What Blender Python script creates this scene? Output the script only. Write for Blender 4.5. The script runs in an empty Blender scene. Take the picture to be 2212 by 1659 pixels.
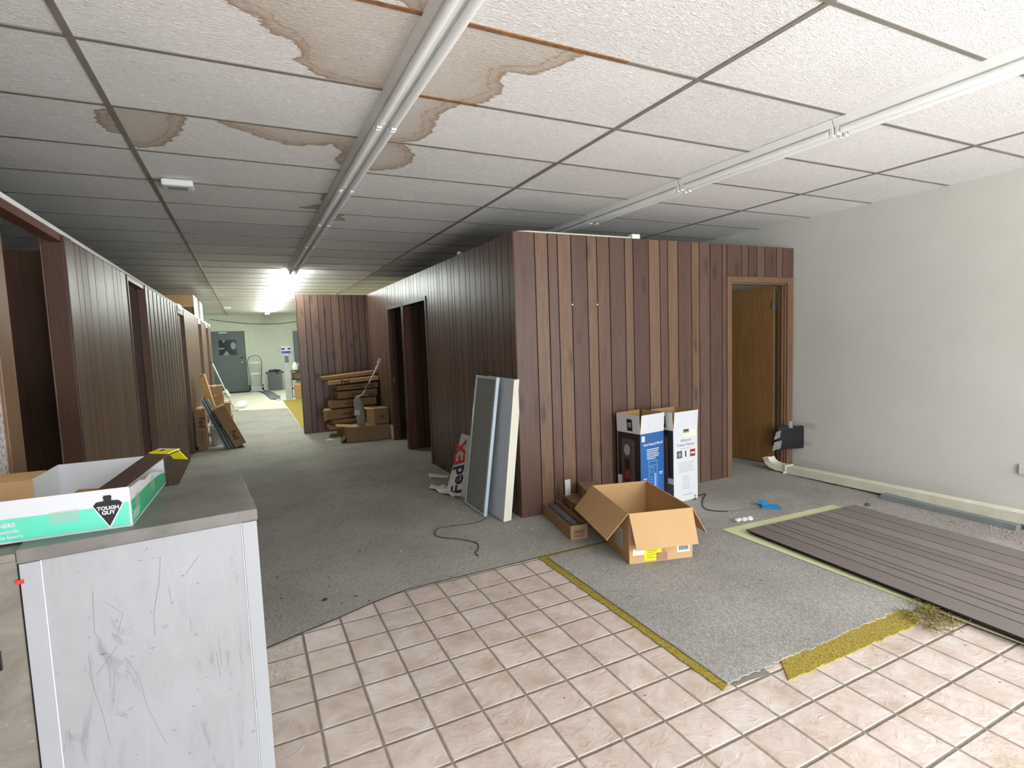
import bpy, bmesh, math, random
from math import sin, cos, pi, radians
from mathutils import Matrix, Vector, noise
random.seed(11)
SC = bpy.context.scene
C = bpy.context.collection

# ------------------------------------------------------------------ camera
YAW, PIT, ROL, FPX, CAMH = 0.4547, -0.0839, -0.0356, 1166.6, 1.5266
_f = Vector((sin(YAW)*cos(PIT), cos(YAW)*cos(PIT), sin(PIT)))
_r = Vector((cos(YAW), -sin(YAW), 0)); _u = _r.cross(_f)
_r2 = _r*cos(ROL)+_u*sin(ROL); _u2 = -_r*sin(ROL)+_u*cos(ROL)
cd = bpy.data.cameras.new('camera'); cam = bpy.data.objects.new('camera', cd); C.objects.link(cam)
cd.sensor_width = 36; cd.lens = FPX/2212*36; cd.clip_start = 0.05; cd.clip_end = 200
m3 = Matrix((_r2, _u2, -_f)).transposed()
cam.matrix_world = Matrix.Translation((0, 0, CAMH)) @ m3.to_4x4()
SC.camera = cam
SC.view_settings.view_transform = 'Standard'; SC.view_settings.look = 'None'
SC.view_settings.gamma = 1; SC.view_settings.use_curve_mapping = False
SC.view_settings.exposure = 0.26

# ------------------------------------------------------------------ world + daylight through the shop window
w = bpy.data.worlds.new('world'); SC.world = w; w.use_nodes = True
w.node_tree.nodes['Background'].inputs[0].default_value = (0.80, 0.90, 1.0, 1)
w.node_tree.nodes['Background'].inputs[1].default_value = 1.6
def area(name, loc, rot, sx, sy, power, col=(1, 1, 1)):
    l = bpy.data.lights.new(name, 'AREA'); l.shape = 'RECTANGLE'; l.size = sx; l.size_y = sy
    l.energy = power; l.color = col
    o = bpy.data.objects.new(name, l); o.location = loc; o.rotation_euler = rot; C.objects.link(o); return o
area('daylight_horizon', (3.2, -2.8, 1.36), (radians(90), 0, 0), 4.0, 2.4, 110, (0.93, 0.98, 1.03))
area('daylight_sky', (2.6, -5.0, 4.6), (radians(50), 0, 0), 7.0, 3.4, 2150, (0.90, 0.965, 1.03))
area('daylight_pavement', (.6, -4.6, -.15), (radians(150), 0, 0), 6.6, 3.4, 1180, (0.95, 0.985, 1.0))

# ------------------------------------------------------------------ materials
def L(r, g, b):
    f = lambda c: (c/255/12.92) if c/255 <= .04045 else ((c/255+.055)/1.055)**2.4
    return (f(r), f(g), f(b), 1)
class NT:
    def __init__(s, name):
        s.m = bpy.data.materials.new(name); s.m.use_nodes = True
        s.t = s.m.node_tree; s.b = s.t.nodes['Principled BSDF']
    def n(s, typ, **k):
        nd = s.t.nodes.new(typ)
        for a, v in k.items(): setattr(nd, a, v)
        return nd
    def l(s, a, b): s.t.links.new(a, b)
    def coord(s, scale=(1, 1, 1), loc=(0, 0, 0), kind='Object'):
        tc = s.n('ShaderNodeTexCoord'); mp = s.n('ShaderNodeMapping')
        s.l(tc.outputs[kind], mp.inputs[0]); mp.inputs['Scale'].default_value = scale; mp.inputs['Location'].default_value = loc
        return mp.outputs[0]
    def noise(s, vec, scale, detail=3, rough=.55, dist=0):
        nd = s.n('ShaderNodeTexNoise'); s.l(vec, nd.inputs['Vector'])
        nd.inputs['Scale'].default_value = scale; nd.inputs['Detail'].default_value = detail
        nd.inputs['Roughness'].default_value = rough; nd.inputs['Distortion'].default_value = dist
        return nd.outputs['Fac']
    def ramp(s, fac, stops, interp='LINEAR'):
        nd = s.n('ShaderNodeValToRGB'); s.l(fac, nd.inputs[0]); cr = nd.color_ramp; cr.interpolation = interp
        cr.elements[0].position, cr.elements[0].color = stops[0]; cr.elements[1].position, cr.elements[1].color = stops[-1]
        for p, c in stops[1:-1]:
            e = cr.elements.new(p); e.color = c
        return nd.outputs['Color']
    def mix(s, fac, a, b, mode='MIX'):
        nd = s.n('ShaderNodeMix', data_type='RGBA', blend_type=mode)
        for i, v in ((0, fac), (6, a), (7, b)):
            if isinstance(v, (int, float)): nd.inputs[i].default_value = v
            elif isinstance(v, tuple): nd.inputs[i].default_value = v
            else: s.l(v, nd.inputs[i])
        return nd.outputs[2]
    def math(s, op, a, b=None, clamp=False):
        nd = s.n('ShaderNodeMath', operation=op, use_clamp=clamp)
        for i, v in ((0, a), (1, b)):
            if v is None: continue
            if isinstance(v, (int, float)): nd.inputs[i].default_value = v
            else: s.l(v, nd.inputs[i])
        return nd.outputs[0]
    def attr(s, name):
        nd = s.n('ShaderNodeAttribute', attribute_name=name); return nd.outputs['Fac']
    def bump(s, h, strength=.3, dist=.002):
        nd = s.n('ShaderNodeBump'); s.l(h, nd.inputs['Height']); nd.inputs['Strength'].default_value = strength
        nd.inputs['Distance'].default_value = dist; s.l(nd.outputs[0], s.b.inputs['Normal'])
    def base(s, c):
        if isinstance(c, tuple): s.b.inputs['Base Color'].default_value = c
        else: s.l(c, s.b.inputs['Base Color'])
    def set(s, rough=.6, metal=0, spec=.5):
        s.b.inputs['Roughness'].default_value = rough; s.b.inputs['Metallic'].default_value = metal
        s.b.inputs['Specular IOR Level'].default_value = spec; return s
def g(v): return (v, v, v, 1)
def mul(c, k): return (c[0]*k, c[1]*k, c[2]*k, 1)

def pm(name, col, rough=.6, metal=0, var=.12, vs=6, bump=.0, bs=60, spec=.5):
    m = NT(name).set(rough, metal, spec); v = m.coord()
    m.base(m.ramp(m.noise(v, vs, 4, .6), [(.3, mul(col, 1-var)), (.7, mul(col, 1+var*.6))]))
    if bump: m.bump(m.noise(v, bs, 3), bump)
    return m.m
def wood(name, dark, mid, gold, rough=.38, axis='Z', spec=.5, knots=True, con=1.0):
    m = NT(name).set(rough, 0, spec)
    st = {'Z': (9, 9, .55), 'Y': (9, .55, 9), 'X': (.55, 9, 9)}[axis]
    tone = m.attr('tone')
    v = m.coord(st); 
    off = m.n('ShaderNodeVectorMath', operation='ADD'); m.l(v, off.inputs[0])
    cx = m.n('ShaderNodeCombineXYZ'); t13 = m.math('MULTIPLY', tone, 37.0)
    for i in range(3): m.l(t13, cx.inputs[i])
    m.l(cx.outputs[0], off.inputs[1]); v2 = off.outputs[0]
    fine = m.noise(v2, 7, 5, .65, .4); broad = m.noise(v2, 1.3, 3, .5, .8)
    c = m.ramp(tone, [(0, dark), (.5, mid), (1, gold)])
    c = m.mix(.8, c, m.ramp(fine, [(.3, g(1-.28*con)), (.72, g(1+.2*con))]), 'MULTIPLY')
    c = m.mix(.8, c, m.ramp(broad, [(.3, (1-.14*con, 1-.17*con, 1-.17*con, 1)), (.7, g(1+.07*con))]), 'MULTIPLY')
    if knots:
        kv = m.coord({'Z': (7, 7, 2.1), 'Y': (7, 2.1, 7), 'X': (2.1, 7, 7)}[axis])
        vo = m.n('ShaderNodeTexVoronoi'); m.l(kv, vo.inputs['Vector']); vo.inputs['Scale'].default_value = 1.0
        c = m.mix(.75, c, m.ramp(vo.outputs['Distance'], [(.10, g(.42)), (.17, g(.72)), (.27, g(1))]), 'MULTIPLY')
    m.base(c)
    rr = m.n('ShaderNodeMapRange'); m.l(broad, rr.inputs[0]); rr.inputs[3].default_value = rough-.06; rr.inputs[4].default_value = rough+.08
    m.l(rr.outputs[0], m.b.inputs['Roughness'])
    m.bump(fine, .15, .001)
    return m.m

M = {}
M['panel'] = wood('dark_panelling', L(87, 64, 57), L(103, 79, 68), L(125, 98, 77), .36, spec=.4)
M['panel_side'] = M['panel']
M['panel_left'] = wood('corridor_panelling', L(82, 58, 46), L(96, 70, 55), L(108, 80, 62), .42, spec=.32, knots=False)
M['panel_floor'] = wood('loose_panel_face', L(112, 102, 99), L(120, 110, 107), L(134, 121, 117), .45, 'Y', knots=False, con=.35)  # grey sheen of reflected sky mixed into the wood colour
M['groove'] = pm('panel_groove', L(18, 13, 11), .8)
M['trimwood'] = wood('casing_wood', L(96, 70, 50), L(120, 90, 66), L(138, 106, 78), .45, knots=False)
M['trimdark'] = wood('dark_casing', L(72, 50, 40), L(90, 66, 53), L(110, 83, 66), .4, knots=False)
M['trimred'] = wood('red_jamb', L(84, 46, 34), L(100, 58, 42), L(114, 68, 50), .45, knots=False)
M['doorwood'] = wood('door_veneer', L(120, 86, 48), L(132, 97, 57), L(146, 110, 68), .42, knots=False)
M['greywall'] = pm('grey_wall_paint', L(206, 204, 196), .7, var=.04, vs=1.5, bump=.15, bs=160)
M['backwall'] = pm('pale_back_wall', L(224, 229, 215), .7, var=.05)
M['whitewall'] = pm('plain_wall', L(188, 184, 178), .8, var=.05)
M['black'] = pm('black_plastic', L(22, 23, 27), .25, var=.1)
M['white'] = pm('white_enamel', L(236, 238, 236), .35, var=.03)
M['tubeoff'] = pm('frosted_tube', L(246, 248, 246), .55, var=.02)
M['fixture'] = pm('fixture_enamel', L(240, 242, 238), .6, var=.04)
M['tbar'] = pm('ceiling_grid_metal', L(132, 127, 118), .55, var=.15, vs=3)
M['rust'] = pm('rusted_grid_metal', L(138, 100, 66), .8, var=.4, vs=30)
M['kraft'] = pm('kraft_cardboard', L(196, 158, 110), .75, var=.06, vs=5, bump=.1, bs=120)
M['kraft_light'] = pm('light_cardboard', L(188, 151, 104), .75, var=.05, vs=4, bump=.08, bs=120)
M['kraft_dark'] = pm('aged_cardboard', L(158, 124, 88), .8, var=.12, vs=7, bump=.12, bs=100)
M['kraft_stack'] = pm('dull_stacked_cardboard', L(150, 119, 85), .8, var=.1, vs=7, bump=.1, bs=100)
M['kraft_old'] = pm('old_brown_paper', L(128, 100, 74), .8, var=.2, vs=9, bump=.3, bs=30)
M['ink'] = pm('black_ink', L(30, 26, 26), .6)
M['inkgrey'] = pm('grey_ink', L(150, 152, 156), .6)
M['inkbrown'] = pm('brown_ink', L(92, 66, 42), .7)
M['purple'] = pm('purple_ink', L(46, 40, 66), .6)
M['red'] = pm('red_ink', L(206, 52, 40), .6)
M['teal'] = pm('teal_print', L(98, 214, 184), .5, var=.05)
M['green'] = pm('green_print', L(62, 168, 118), .5, var=.05)
M['whiteprint'] = pm('white_board_print', L(212, 214, 217), .55, var=.03)
M['lightboard'] = pm('grey_white_board', L(206, 206, 204), .6, var=.05)
M['bluep'] = pm('blue_print', L(44, 98, 160), .4, var=.06)
M['bluel'] = pm('pale_blue_print', L(128, 176, 226), .45)
M['photodark'] = pm('dark_photo_print', L(40, 38, 42), .4, var=.2)
M['photogrey'] = pm('grey_photo_print', L(92, 84, 84), .4, var=.1)
M['photobrown'] = pm('brown_photo_print', L(84, 68, 66), .4, var=.1)
M['photored'] = pm('red_photo_print', L(150, 52, 46), .45, var=.2, vs=30)
M['yellow'] = pm('yellow_sticker', L(244, 232, 24), .5, var=.04)
M['cabmetal'] = pm('scuffed_white_paint', L(166, 168, 171), .45, var=.05, vs=3)
M['alu'] = pm('brushed_aluminium', L(196, 208, 216), .4, .3, var=.08)
M['alud'] = pm('dull_steel', L(112, 120, 126), .45, .5, var=.15)
M['greyscreen'] = pm('grey_insert', L(140, 143, 136), .7, var=.05)
M['paleblue'] = pm('pale_blue_board', L(214, 223, 232), .5, var=.04)
M['cream'] = pm('cream_edge', L(226, 222, 204), .6, var=.05)
M['creampipe'] = pm('aged_cream_enamel', L(214, 210, 190), .5, var=.1, vs=9)
M['greypipe'] = pm('grey_enamel', L(126, 130, 128), .5, var=.1)
M['palegreen'] = pm('pale_green_board', L(204, 206, 164), .7, var=.08, vs=5)
M['doorgrey'] = pm('dark_grey_door_paint', L(92, 104, 104), .5, var=.04)
M['cable'] = pm('brown_cable', L(92, 78, 62), .6)
M['blackcable'] = pm('black_cable', L(34, 32, 32), .5)
M['bluecloth'] = pm('blue_plastic', L(40, 140, 200), .5, var=.15, vs=20)
M['paper'] = pm('white_paper', L(222, 216, 206), .8, var=.08, vs=20)
M['bag'] = pm('white_plastic_bag', L(196, 198, 200), .35, var=.1, vs=20, bump=.5, bs=25)
M['greyplastic'] = pm('grey_plastic', L(158, 154, 150), .5, var=.06)
M['scaffgrey'] = pm('light_grey_post', L(182, 190, 196), .45, var=.04)
M['bingrey'] = pm('grey_bin', L(96, 102, 106), .55)
M['binbag'] = pm('black_bin_bag', L(26, 32, 28), .3, bump=.5, bs=20)
M['darkroom'] = pm('dark_brown_wall', L(88, 66, 56), .7)  # plain dark brown base colour for inner room walls
M['blueblk'] = pm('blue_sign', L(40, 60, 140), .5)
M['darkstrip'] = pm('dark_brown_strip', L(84, 68, 58), .45, var=.1)
M['topgrey'] = None
M['insul'] = pm('tangled_yellow_fibre', L(122, 110, 50), .9, var=.3, vs=60)

def mat_cabtop():
    m = NT('worn_dark_laminate').set(.42)
    v = m.coord(); n1 = m.noise(v, 5, 5, .6); n2 = m.noise(v, 45, 2)
    c = m.ramp(n1, [(.35, L(100, 98, 92)), (.62, L(128, 122, 118))])
    c = m.mix(1.0, c, m.ramp(n2, [(.68, g(1)), (.76, g(1.5))]), 'MULTIPLY'); m.base(c); m.bump(n2, .1)
    return m.m
M['topgrey'] = mat_cabtop()
def mat_cab():
    m = NT('scuffed_cabinet_panel').set(.42)
    v = m.coord((1, 1, .25)); s1 = m.noise(v, 14, 4, .7, 1.5)
    v2 = m.coord(); s2 = m.noise(v2, 55, 2); s3 = m.noise(v2, 3, 3)
    c = m.ramp(s1, [(.30, L(140, 140, 143)), (.40, L(160, 161, 164)), (.75, L(167, 168, 171))])
    c = m.mix(1.0, c, m.ramp(s2, [(.24, g(.6)), (.29, g(1))]), 'MULTIPLY')
    c = m.mix(1.0, c, m.ramp(s3, [(.3, (.93, .92, .90, 1)), (.6, g(1))]), 'MULTIPLY'); m.base(c)
    return m.m
M['cab'] = mat_cab()
def mat_lowcab():
    m = NT('dusty_taupe_panel').set(.6)
    v = m.coord((1, 1, 2)); s1 = m.noise(v, 7, 5, .65, .6); s2 = m.noise(v, 40, 2, .5, 1)
    c = m.ramp(s1, [(.3, L(112, 105, 95)), (.7, L(140, 134, 123))])
    c = m.mix(1.0, c, m.ramp(s2, [(.66, g(1)), (.72, g(1.3))]), 'MULTIPLY'); m.base(c); return m.m
M['lowcab'] = mat_lowcab()
def mat_stucco():
    m = NT('textured_plaster').set(.85)
    v = m.coord(); n = m.noise(v, 70, 3, .6, .5)
    m.base(m.ramp(n, [(.4, L(150, 142, 138)), (.6, L(214, 208, 206))])); m.bump(n, .8, .004); return m.m
M['stucco'] = mat_stucco()
def mat_carpet(name, a, b, red=False):
    m = NT(name).set(.95, 0, .15); v = m.coord()
    f = m.noise(v, 170, 3, .7); k = m.noise(v, 1.6, 4, .6); k2 = m.noise(v, 9, 4, .65)
    vo = m.n('ShaderNodeTexVoronoi'); m.l(m.coord((55, 40, 40)), vo.inputs['Vector']); vo.inputs['Scale'].default_value = 1
    c = m.ramp(f, [(.34, mul(a, .72)), (.5, mul(a, 1.12)), (.66, mul(b, 1.12))])
    c = m.mix(.9, c, m.ramp(k, [(.35, g(.84)), (.6, g(1.05))]), 'MULTIPLY')
    c = m.mix(.9, c, m.ramp(k2, [(.26, g(.72)), (.36, g(1)), (.8, (1.04, 1.0, .97, 1))]), 'MULTIPLY')
    c = m.mix(.9, c, m.ramp(vo.outputs['Distance'], [(.1, g(1.06)), (.75, g(.80))]), 'MULTIPLY')
    m.base(c); m.bump(vo.outputs['Distance'], .35, .003); return m.m
M['carpet'] = mat_carpet('grey_brown_carpet', L(152, 150, 143), L(190, 186, 178))
M['carpet2'] = mat_carpet('light_grey_carpet', L(148, 145, 140), L(188, 184, 178))
def mat_pad():
    m = NT('yellow_carpet_underlay').set(.95, 0, .1); v = m.coord()
    f = m.noise(v, 130, 3, .7, 1.0)
    m.base(m.ramp(f, [(.35, L(104, 88, 34)), (.5, L(150, 132, 58)), (.68, L(190, 174, 98))])); m.bump(f, .6, .004); return m.m
M['pad'] = mat_pad()
def mat_floor_tile():
    m = NT('beige_floor_tile').set(.38, 0, .5)
    tc = m.n('ShaderNodeTexCoord'); sx = m.n('ShaderNodeSeparateXYZ'); m.l(tc.outputs['Object'], sx.inputs[0])
    P = .2032
    u = m.math('DIVIDE', m.math('SUBTRACT', sx.outputs[0], .165-P*40), P)
    v = m.math('DIVIDE', m.math('SUBTRACT', sx.outputs[1], 2.7866-P*40), P)
    wob = m.noise(m.coord(), 20, 2)
    wb = m.math('MULTIPLY', m.math('SUBTRACT', wob, .5), .012)
    fu = m.math('ADD', m.math('FRACT', u), wb); fv = m.math('ADD', m.math('FRACT', v), wb)
    du = m.math('MINIMUM', fu, m.math('SUBTRACT', 1, fu)); dv = m.math('MINIMUM', fv, m.math('SUBTRACT', 1, fv))
    d = m.math('MINIMUM', du, dv)
    tile = m.n('ShaderNodeMapRange', interpolation_type='SMOOTHSTEP'); m.l(d, tile.inputs[0]); tile.inputs[1].default_value = .014; tile.inputs[2].default_value = .024
    cb = m.n('ShaderNodeCombineXYZ'); m.l(m.math('FLOOR', u), cb.inputs[0]); m.l(m.math('FLOOR', v), cb.inputs[1])
    wn = m.n('ShaderNodeTexWhiteNoise', noise_dimensions='3D'); m.l(cb.outputs[0], wn.inputs['Vector'])
    # per tile offset of the mottling
    vm = m.n('ShaderNodeVectorMath', operation='MULTIPLY_ADD'); m.l(wn.outputs['Color'], vm.inputs[0]); vm.inputs[1].default_value = (5, 5, 5); m.l(tc.outputs['Object'], vm.inputs[2])
    mo = m.noise(vm.outputs[0], 7, 5, .6, .4)
    ridge = m.noise(vm.outputs[0], 12, 4, .55, 2.2)
    col = m.ramp(mo, [(.28, L(180, 160, 140)), (.44, L(196, 178, 166)), (.60, L(206, 192, 183)), (.75, L(214, 205, 198))])
    col = m.mix(1.0, col, m.ramp(wn.outputs['Value'], [(0, g(.94)), (1, g(1.03))]), 'MULTIPLY')
    grout = m.ramp(m.noise(m.coord(), 30, 3), [(.3, L(112, 104, 92)), (.7, L(142, 132, 116))])
    m.base(m.mix(tile.outputs[0], grout, col))
    edge = m.n('ShaderNodeMapRange', interpolation_type='SMOOTHSTEP'); m.l(d, edge.inputs[0]); edge.inputs[1].default_value = .01; edge.inputs[2].default_value = .05
    h = m.math('ADD', m.math('MULTIPLY', edge.outputs[0], 1.6), m.math('MULTIPLY', ridge, 1.5))
    m.bump(h, .75, .004)
    r = m.n('ShaderNodeMapRange'); m.l(tile.outputs[0], r.inputs[0]); r.inputs[3].default_value = .9; r.inputs[4].default_value = .36
    m.l(r.outputs[0], m.b.inputs['Roughness'])
    return m.m
M['tile'] = mat_floor_tile()
M['concrete'] = pm('bare_concrete', L(128, 122, 112), .85, var=.2, vs=5, bump=.3, bs=80)
M['vinyl'] = pm('cream_vinyl_floor', L(220, 219, 198), .45, var=.06, vs=2)
def mat_ceiling():
    m = NT('stained_ceiling_tile').set(.9, 0, .3)
    v = m.coord(); va = m.coord((46, 130, 60))
    dash = m.noise(va, 1.0, 2, .5, 1.2); fine = m.noise(v, 130, 2)
    tone = m.attr('tone'); st = m.attr('stain')
    base = m.ramp(tone, [(0, L(222, 220, 217)), (.8, L(234, 232, 229)), (.9, L(200, 200, 198)), (1, L(216, 216, 214))])
    plain = m.math('GREATER_THAN', tone, .9)
    dfac = m.ramp(dash, [(.565, g(0)), (.61, g(1))])
    base = m.mix(m.math('MULTIPLY', dfac, .85), base, L(250, 249, 246))  # bright dashes: glints off the embossed tile painted into the colour
    dk = m.ramp(dash, [(.30, g(1)), (.36, g(0))])
    base = m.mix(m.math('MULTIPLY', dk, .45), base, L(160, 154, 146))
    w1 = m.noise(m.coord((1, 2.2, 1)), 8, 8, .72, .3); w2 = m.noise(v, 3.5, 3)
    s = m.math('ADD', st, m.math('MULTIPLY', m.math('SUBTRACT', w1, .5), .13))
    s = m.math('ADD', s, m.math('MULTIPLY', m.math('SUBTRACT', w2, .5), .03))
    fill = m.n('ShaderNodeMapRange'); m.l(s, fill.inputs[0]); fill.inputs[1].default_value = 0; fill.inputs[2].default_value = .006
    tint = m.ramp(s, [(.0, (.36, .27, .19, 1)), (.012, (.50, .39, .29, 1)), (.035, (.66, .57, .49, 1)), (.12, (.74, .68, .62, 1)), (.3, (.80, .75, .70, 1))])
    base2 = m.mix(1.0, base, tint, 'MULTIPLY')
    # older inner tide lines
    line = m.ramp(m.math('ABSOLUTE', m.math('SUBTRACT', s, m.math('MULTIPLY', w2, .12))), [(.0, (.66, .54, .42, 1)), (.008, g(1))])
    base2 = m.mix(.8, base2, line, 'MULTIPLY')
    dirt = m.noise(v, .9, 4, .6)
    base = m.mix(1.0, base, m.ramp(dirt, [(.3, g(.95)), (.6, g(1.03))]), 'MULTIPLY')
    m.base(m.mix(fill.outputs[0], base, base2))
    m.bump(m.math('ADD', dash, m.math('MULTIPLY', fine, .3)), .8, .005)
    return m.m
M['ceiling'] = mat_ceiling()
def emis(name, col, s):
    m = NT(name); m.b.inputs['Emission Color'].default_value = col; m.b.inputs['Emission Strength'].default_value = s
    m.base(col); return m.m
M['tubeon'] = emis('lit_tube', (.93, 1.0, .94, 1), 72)
def mat_glass():
    m = NT('window_glass'); t = m.t; tr = m.n('ShaderNodeBsdfTransparent'); gl = m.n('ShaderNodeBsdfGlossy'); gl.inputs['Roughness'].default_value = .02
    mx = m.n('ShaderNodeMixShader'); mx.inputs[0].default_value = .06
    m.l(tr.outputs[0], mx.inputs[1]); m.l(gl.outputs[0], mx.inputs[2]); m.l(mx.outputs[0], t.nodes['Material Output'].inputs[0]); return m.m
M['glass'] = mat_glass()
def mat_tape():
    m = NT('clear_tape'); t = m.t; tr = m.n('ShaderNodeBsdfTransparent'); m.set(.12); m.base(L(215, 215, 212))
    mx = m.n('ShaderNodeMixShader'); mx.inputs[0].default_value = .2
    m.l(tr.outputs[0], mx.inputs[1]); m.l(m.b.outputs[0], mx.inputs[2]); m.l(mx.outputs[0], t.nodes['Material Output'].inputs[0]); return m.m
M['tape'] = mat_tape()
M['smoked'] = pm('dark_door_glass', L(38, 44, 54), .2)

# ------------------------------------------------------------------ mesh helpers
class MB:
    def __init__(s): s.v = []; s.f = []; s.m = []; s.t = []
    def add(s, vs, fs, m=0, tone=.5, X=None):
        o = len(s.v)
        s.v += [tuple(X @ Vector(p)) if X else tuple(p) for p in vs]
        for f in fs: s.f.append(tuple(i+o for i in f)); s.m.append(m); s.t.append(tone)
        return s
    def box(s, x0, x1, y0, y1, z0, z1, m=0, tone=.5, X=None):
        return s.add([(x, y, z) for z in (z0, z1) for y in (y0, y1) for x in (x0, x1)],
                     [(0, 2, 3, 1), (4, 5, 7, 6), (0, 1, 5, 4), (2, 6, 7, 3), (0, 4, 6, 2), (1, 3, 7, 5)], m, tone, X)
    def prism(s, poly, z0, z1, m=0, tone=.5, X=None):
        n = len(poly)
        vs = [(p[0], p[1], z0) for p in poly]+[(p[0], p[1], z1) for p in poly]
        fs = [tuple(range(n-1, -1, -1)), tuple(range(n, 2*n))]+[(i, (i+1) % n, n+(i+1) % n, n+i) for i in range(n)]
        return s.add(vs, fs, m, tone, X)
    def slab(s, quad, t, m=0, tone=.5, X=None):      # a quad in space given thickness t along its normal
        q = [Vector(p) for p in quad]; n = (q[1]-q[0]).cross(q[2]-q[1]).normalized()*t
        k = len(q)
        vs = [tuple(p) for p in q]+[tuple(p-n) for p in q]
        fs = [tuple(range(k)), tuple(range(2*k-1, k-1, -1))]+[(i, k+i, k+(i+1) % k, (i+1) % k) for i in range(k)]
        return s.add(vs, fs, m, tone, X)
    def tube(s, pts, r, seg=8, m=0, tone=.5, X=None, caps=True):
        pts = [Vector(p) for p in pts]; n = len(pts); vs = []; fs = []
        rr = r if isinstance(r, (list, tuple)) else [r]*n
        up = Vector((0, 0, 1)); prev = None
        for i, p in enumerate(pts):
            t = (pts[min(i+1, n-1)]-pts[max(i-1, 0)]).normalized()
            if prev is None:
                a = t.cross(up); a = a.normalized() if a.length > .05 else t.cross(Vector((1, 0, 0))).normalized()
            else:
                a = (prev-t*prev.dot(t)).normalized()
            prev = a; b = t.cross(a)
            for k in range(seg):
                an = 2*pi*k/seg; vs.append(tuple(p+(a*cos(an)+b*sin(an))*rr[i]))
        for i in range(n-1):
            for k in range(seg):
                k2 = (k+1) % seg; fs.append((i*seg+k, i*seg+k2, (i+1)*seg+k2, (i+1)*seg+k))
        if caps:
            k0 = len(vs); vs += vs[:seg]+vs[(n-1)*seg:n*seg]
            fs += [tuple(range(k0+seg-1, k0-1, -1)), tuple(range(k0+seg, k0+2*seg))]
        return s.add(vs, fs, m, tone, X)
    def lathe(s, prof, seg=24, m=0, X=None):          # prof: (r, z) from bottom to top
        vs = []; fs = []; n = len(prof)
        for r, z in prof:
            for k in range(seg): vs.append((r*cos(2*pi*k/seg), r*sin(2*pi*k/seg), z))
        for i in range(n-1):
            for k in range(seg):
                k2 = (k+1) % seg; fs.append((i*seg+k, i*seg+k2, (i+1)*seg+k2, (i+1)*seg+k))
        fs += [tuple(range(seg-1, -1, -1)), tuple(range((n-1)*seg, n*seg))]
        return s.add(vs, fs, m, .5, X)
def obj(name, mb, mats, parent=None, bev=0, smooth=False, label=None):
    me = bpy.data.meshes.new(name); me.from_pydata(mb.v, [], mb.f)
    if not isinstance(mats, (list, tuple)): mats = [mats]
    for m in mats: me.materials.append(M[m] if isinstance(m, str) else m)
    me.polygons.foreach_set('material_index', mb.m)
    a = me.attributes.new('tone', 'FLOAT', 'FACE'); a.data.foreach_set('value', mb.t)
    if smooth: me.polygons.foreach_set('use_smooth', [len(p.vertices) <= 4 for p in me.polygons])
    me.update()
    o = bpy.data.objects.new(name, me); C.objects.link(o)
    if parent: o.parent = parent
    if bev:
        b = o.modifiers.new('bevel', 'BEVEL'); b.width = bev; b.segments = 2; b.limit_method = 'ANGLE'
    if label: o['label'] = label
    return o
def tag(o, label, cat, group=None, kind=None):
    o['label'] = label; o['category'] = cat
    if group: o['group'] = group
    if kind: o['kind'] = kind
    return o
def thing(name, label, cat, loc=(0, 0, 0), rot=(0, 0, 0), group=None):
    o = bpy.data.objects.new(name, None); C.objects.link(o); o.location = loc; o.rotation_euler = rot; o.empty_display_size = .1
    return tag(o, label, cat, group)
def struct(name, mb, mats, parent=None, **k):
    o = obj(name, mb, mats, parent, **k)
    if parent is None: o['kind'] = 'structure'
    return o
def copy_tree(o, parent=None):
    c = o.copy(); C.objects.link(c); c.parent = parent
    for ch in list(o.children): copy_tree(ch, c)
    return c
def fr(o, xd, yd):
    x = Vector(xd).normalized(); y = Vector(yd).normalized(); z = x.cross(y)
    m = Matrix((x, y, z)).transposed().to_4x4(); m.translation = Vector(o); return m
def text(txt, size, mat, parent, X, name='lettering', bold=0, align='LEFT', sx=1, ext=.0004, label=None):
    cu = bpy.data.curves.new(name, 'FONT'); cu.body = txt; cu.size = size; cu.offset = bold; cu.align_x = align
    cu.extrude = ext; cu.resolution_u = 3; cu.space_line = 1.0
    t = bpy.data.objects.new(name, cu); C.objects.link(t)
    dg = bpy.context.evaluated_depsgraph_get(); me = bpy.data.meshes.new_from_object(t.evaluated_get(dg))
    bpy.data.objects.remove(t); bpy.data.curves.remove(cu)
    me.transform(X @ Matrix.Translation((0, 0, .0006)) @ Matrix.Diagonal((sx, 1, 1, 1)))
    me.materials.clear(); me.materials.append(M[mat])
    o = bpy.data.objects.new(name, me); C.objects.link(o); o.parent = parent
    if label: o['label'] = label
    return o
def decal(mb, X, x0, y0, x1, y1, m=0, h=.0008):
    return mb.box(x0, x1, y0, y1, 0.0001, h, m, X=X)
def crumple(mb, c, rx, ry, rz, seed, n=3, m=0):
    bm = bmesh.new(); bmesh.ops.create_icosphere(bm, subdivisions=n, radius=1)
    vs = []
    for v in bm.verts:
        p = v.co.copy(); k = 1+.45*noise.noise(p*1.7+Vector((seed, 0, 0)))+.2*noise.noise(p*5+Vector((0, seed, 0)))
        vs.append((c[0]+p.x*rx*k, c[1]+p.y*ry*k, max(c[2]-rz*.98, c[2]+p.z*rz*k)))
    fs = [tuple(v.index for v in f.verts) for f in bm.faces]; bm.free()
    return mb.add(vs, fs, m)

XR, YB, YF, H = 5.423, 21.32, -2.5, 2.690        # right wall, back wall, front wall, ceiling height
XB, YBX, YP, ZB = 2.005, 3.992, 9.899, 2.394     # panelled office block: left face, front face, far partition, top
XLW, ZL = -.79, 2.145                            # left corridor partition

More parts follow.
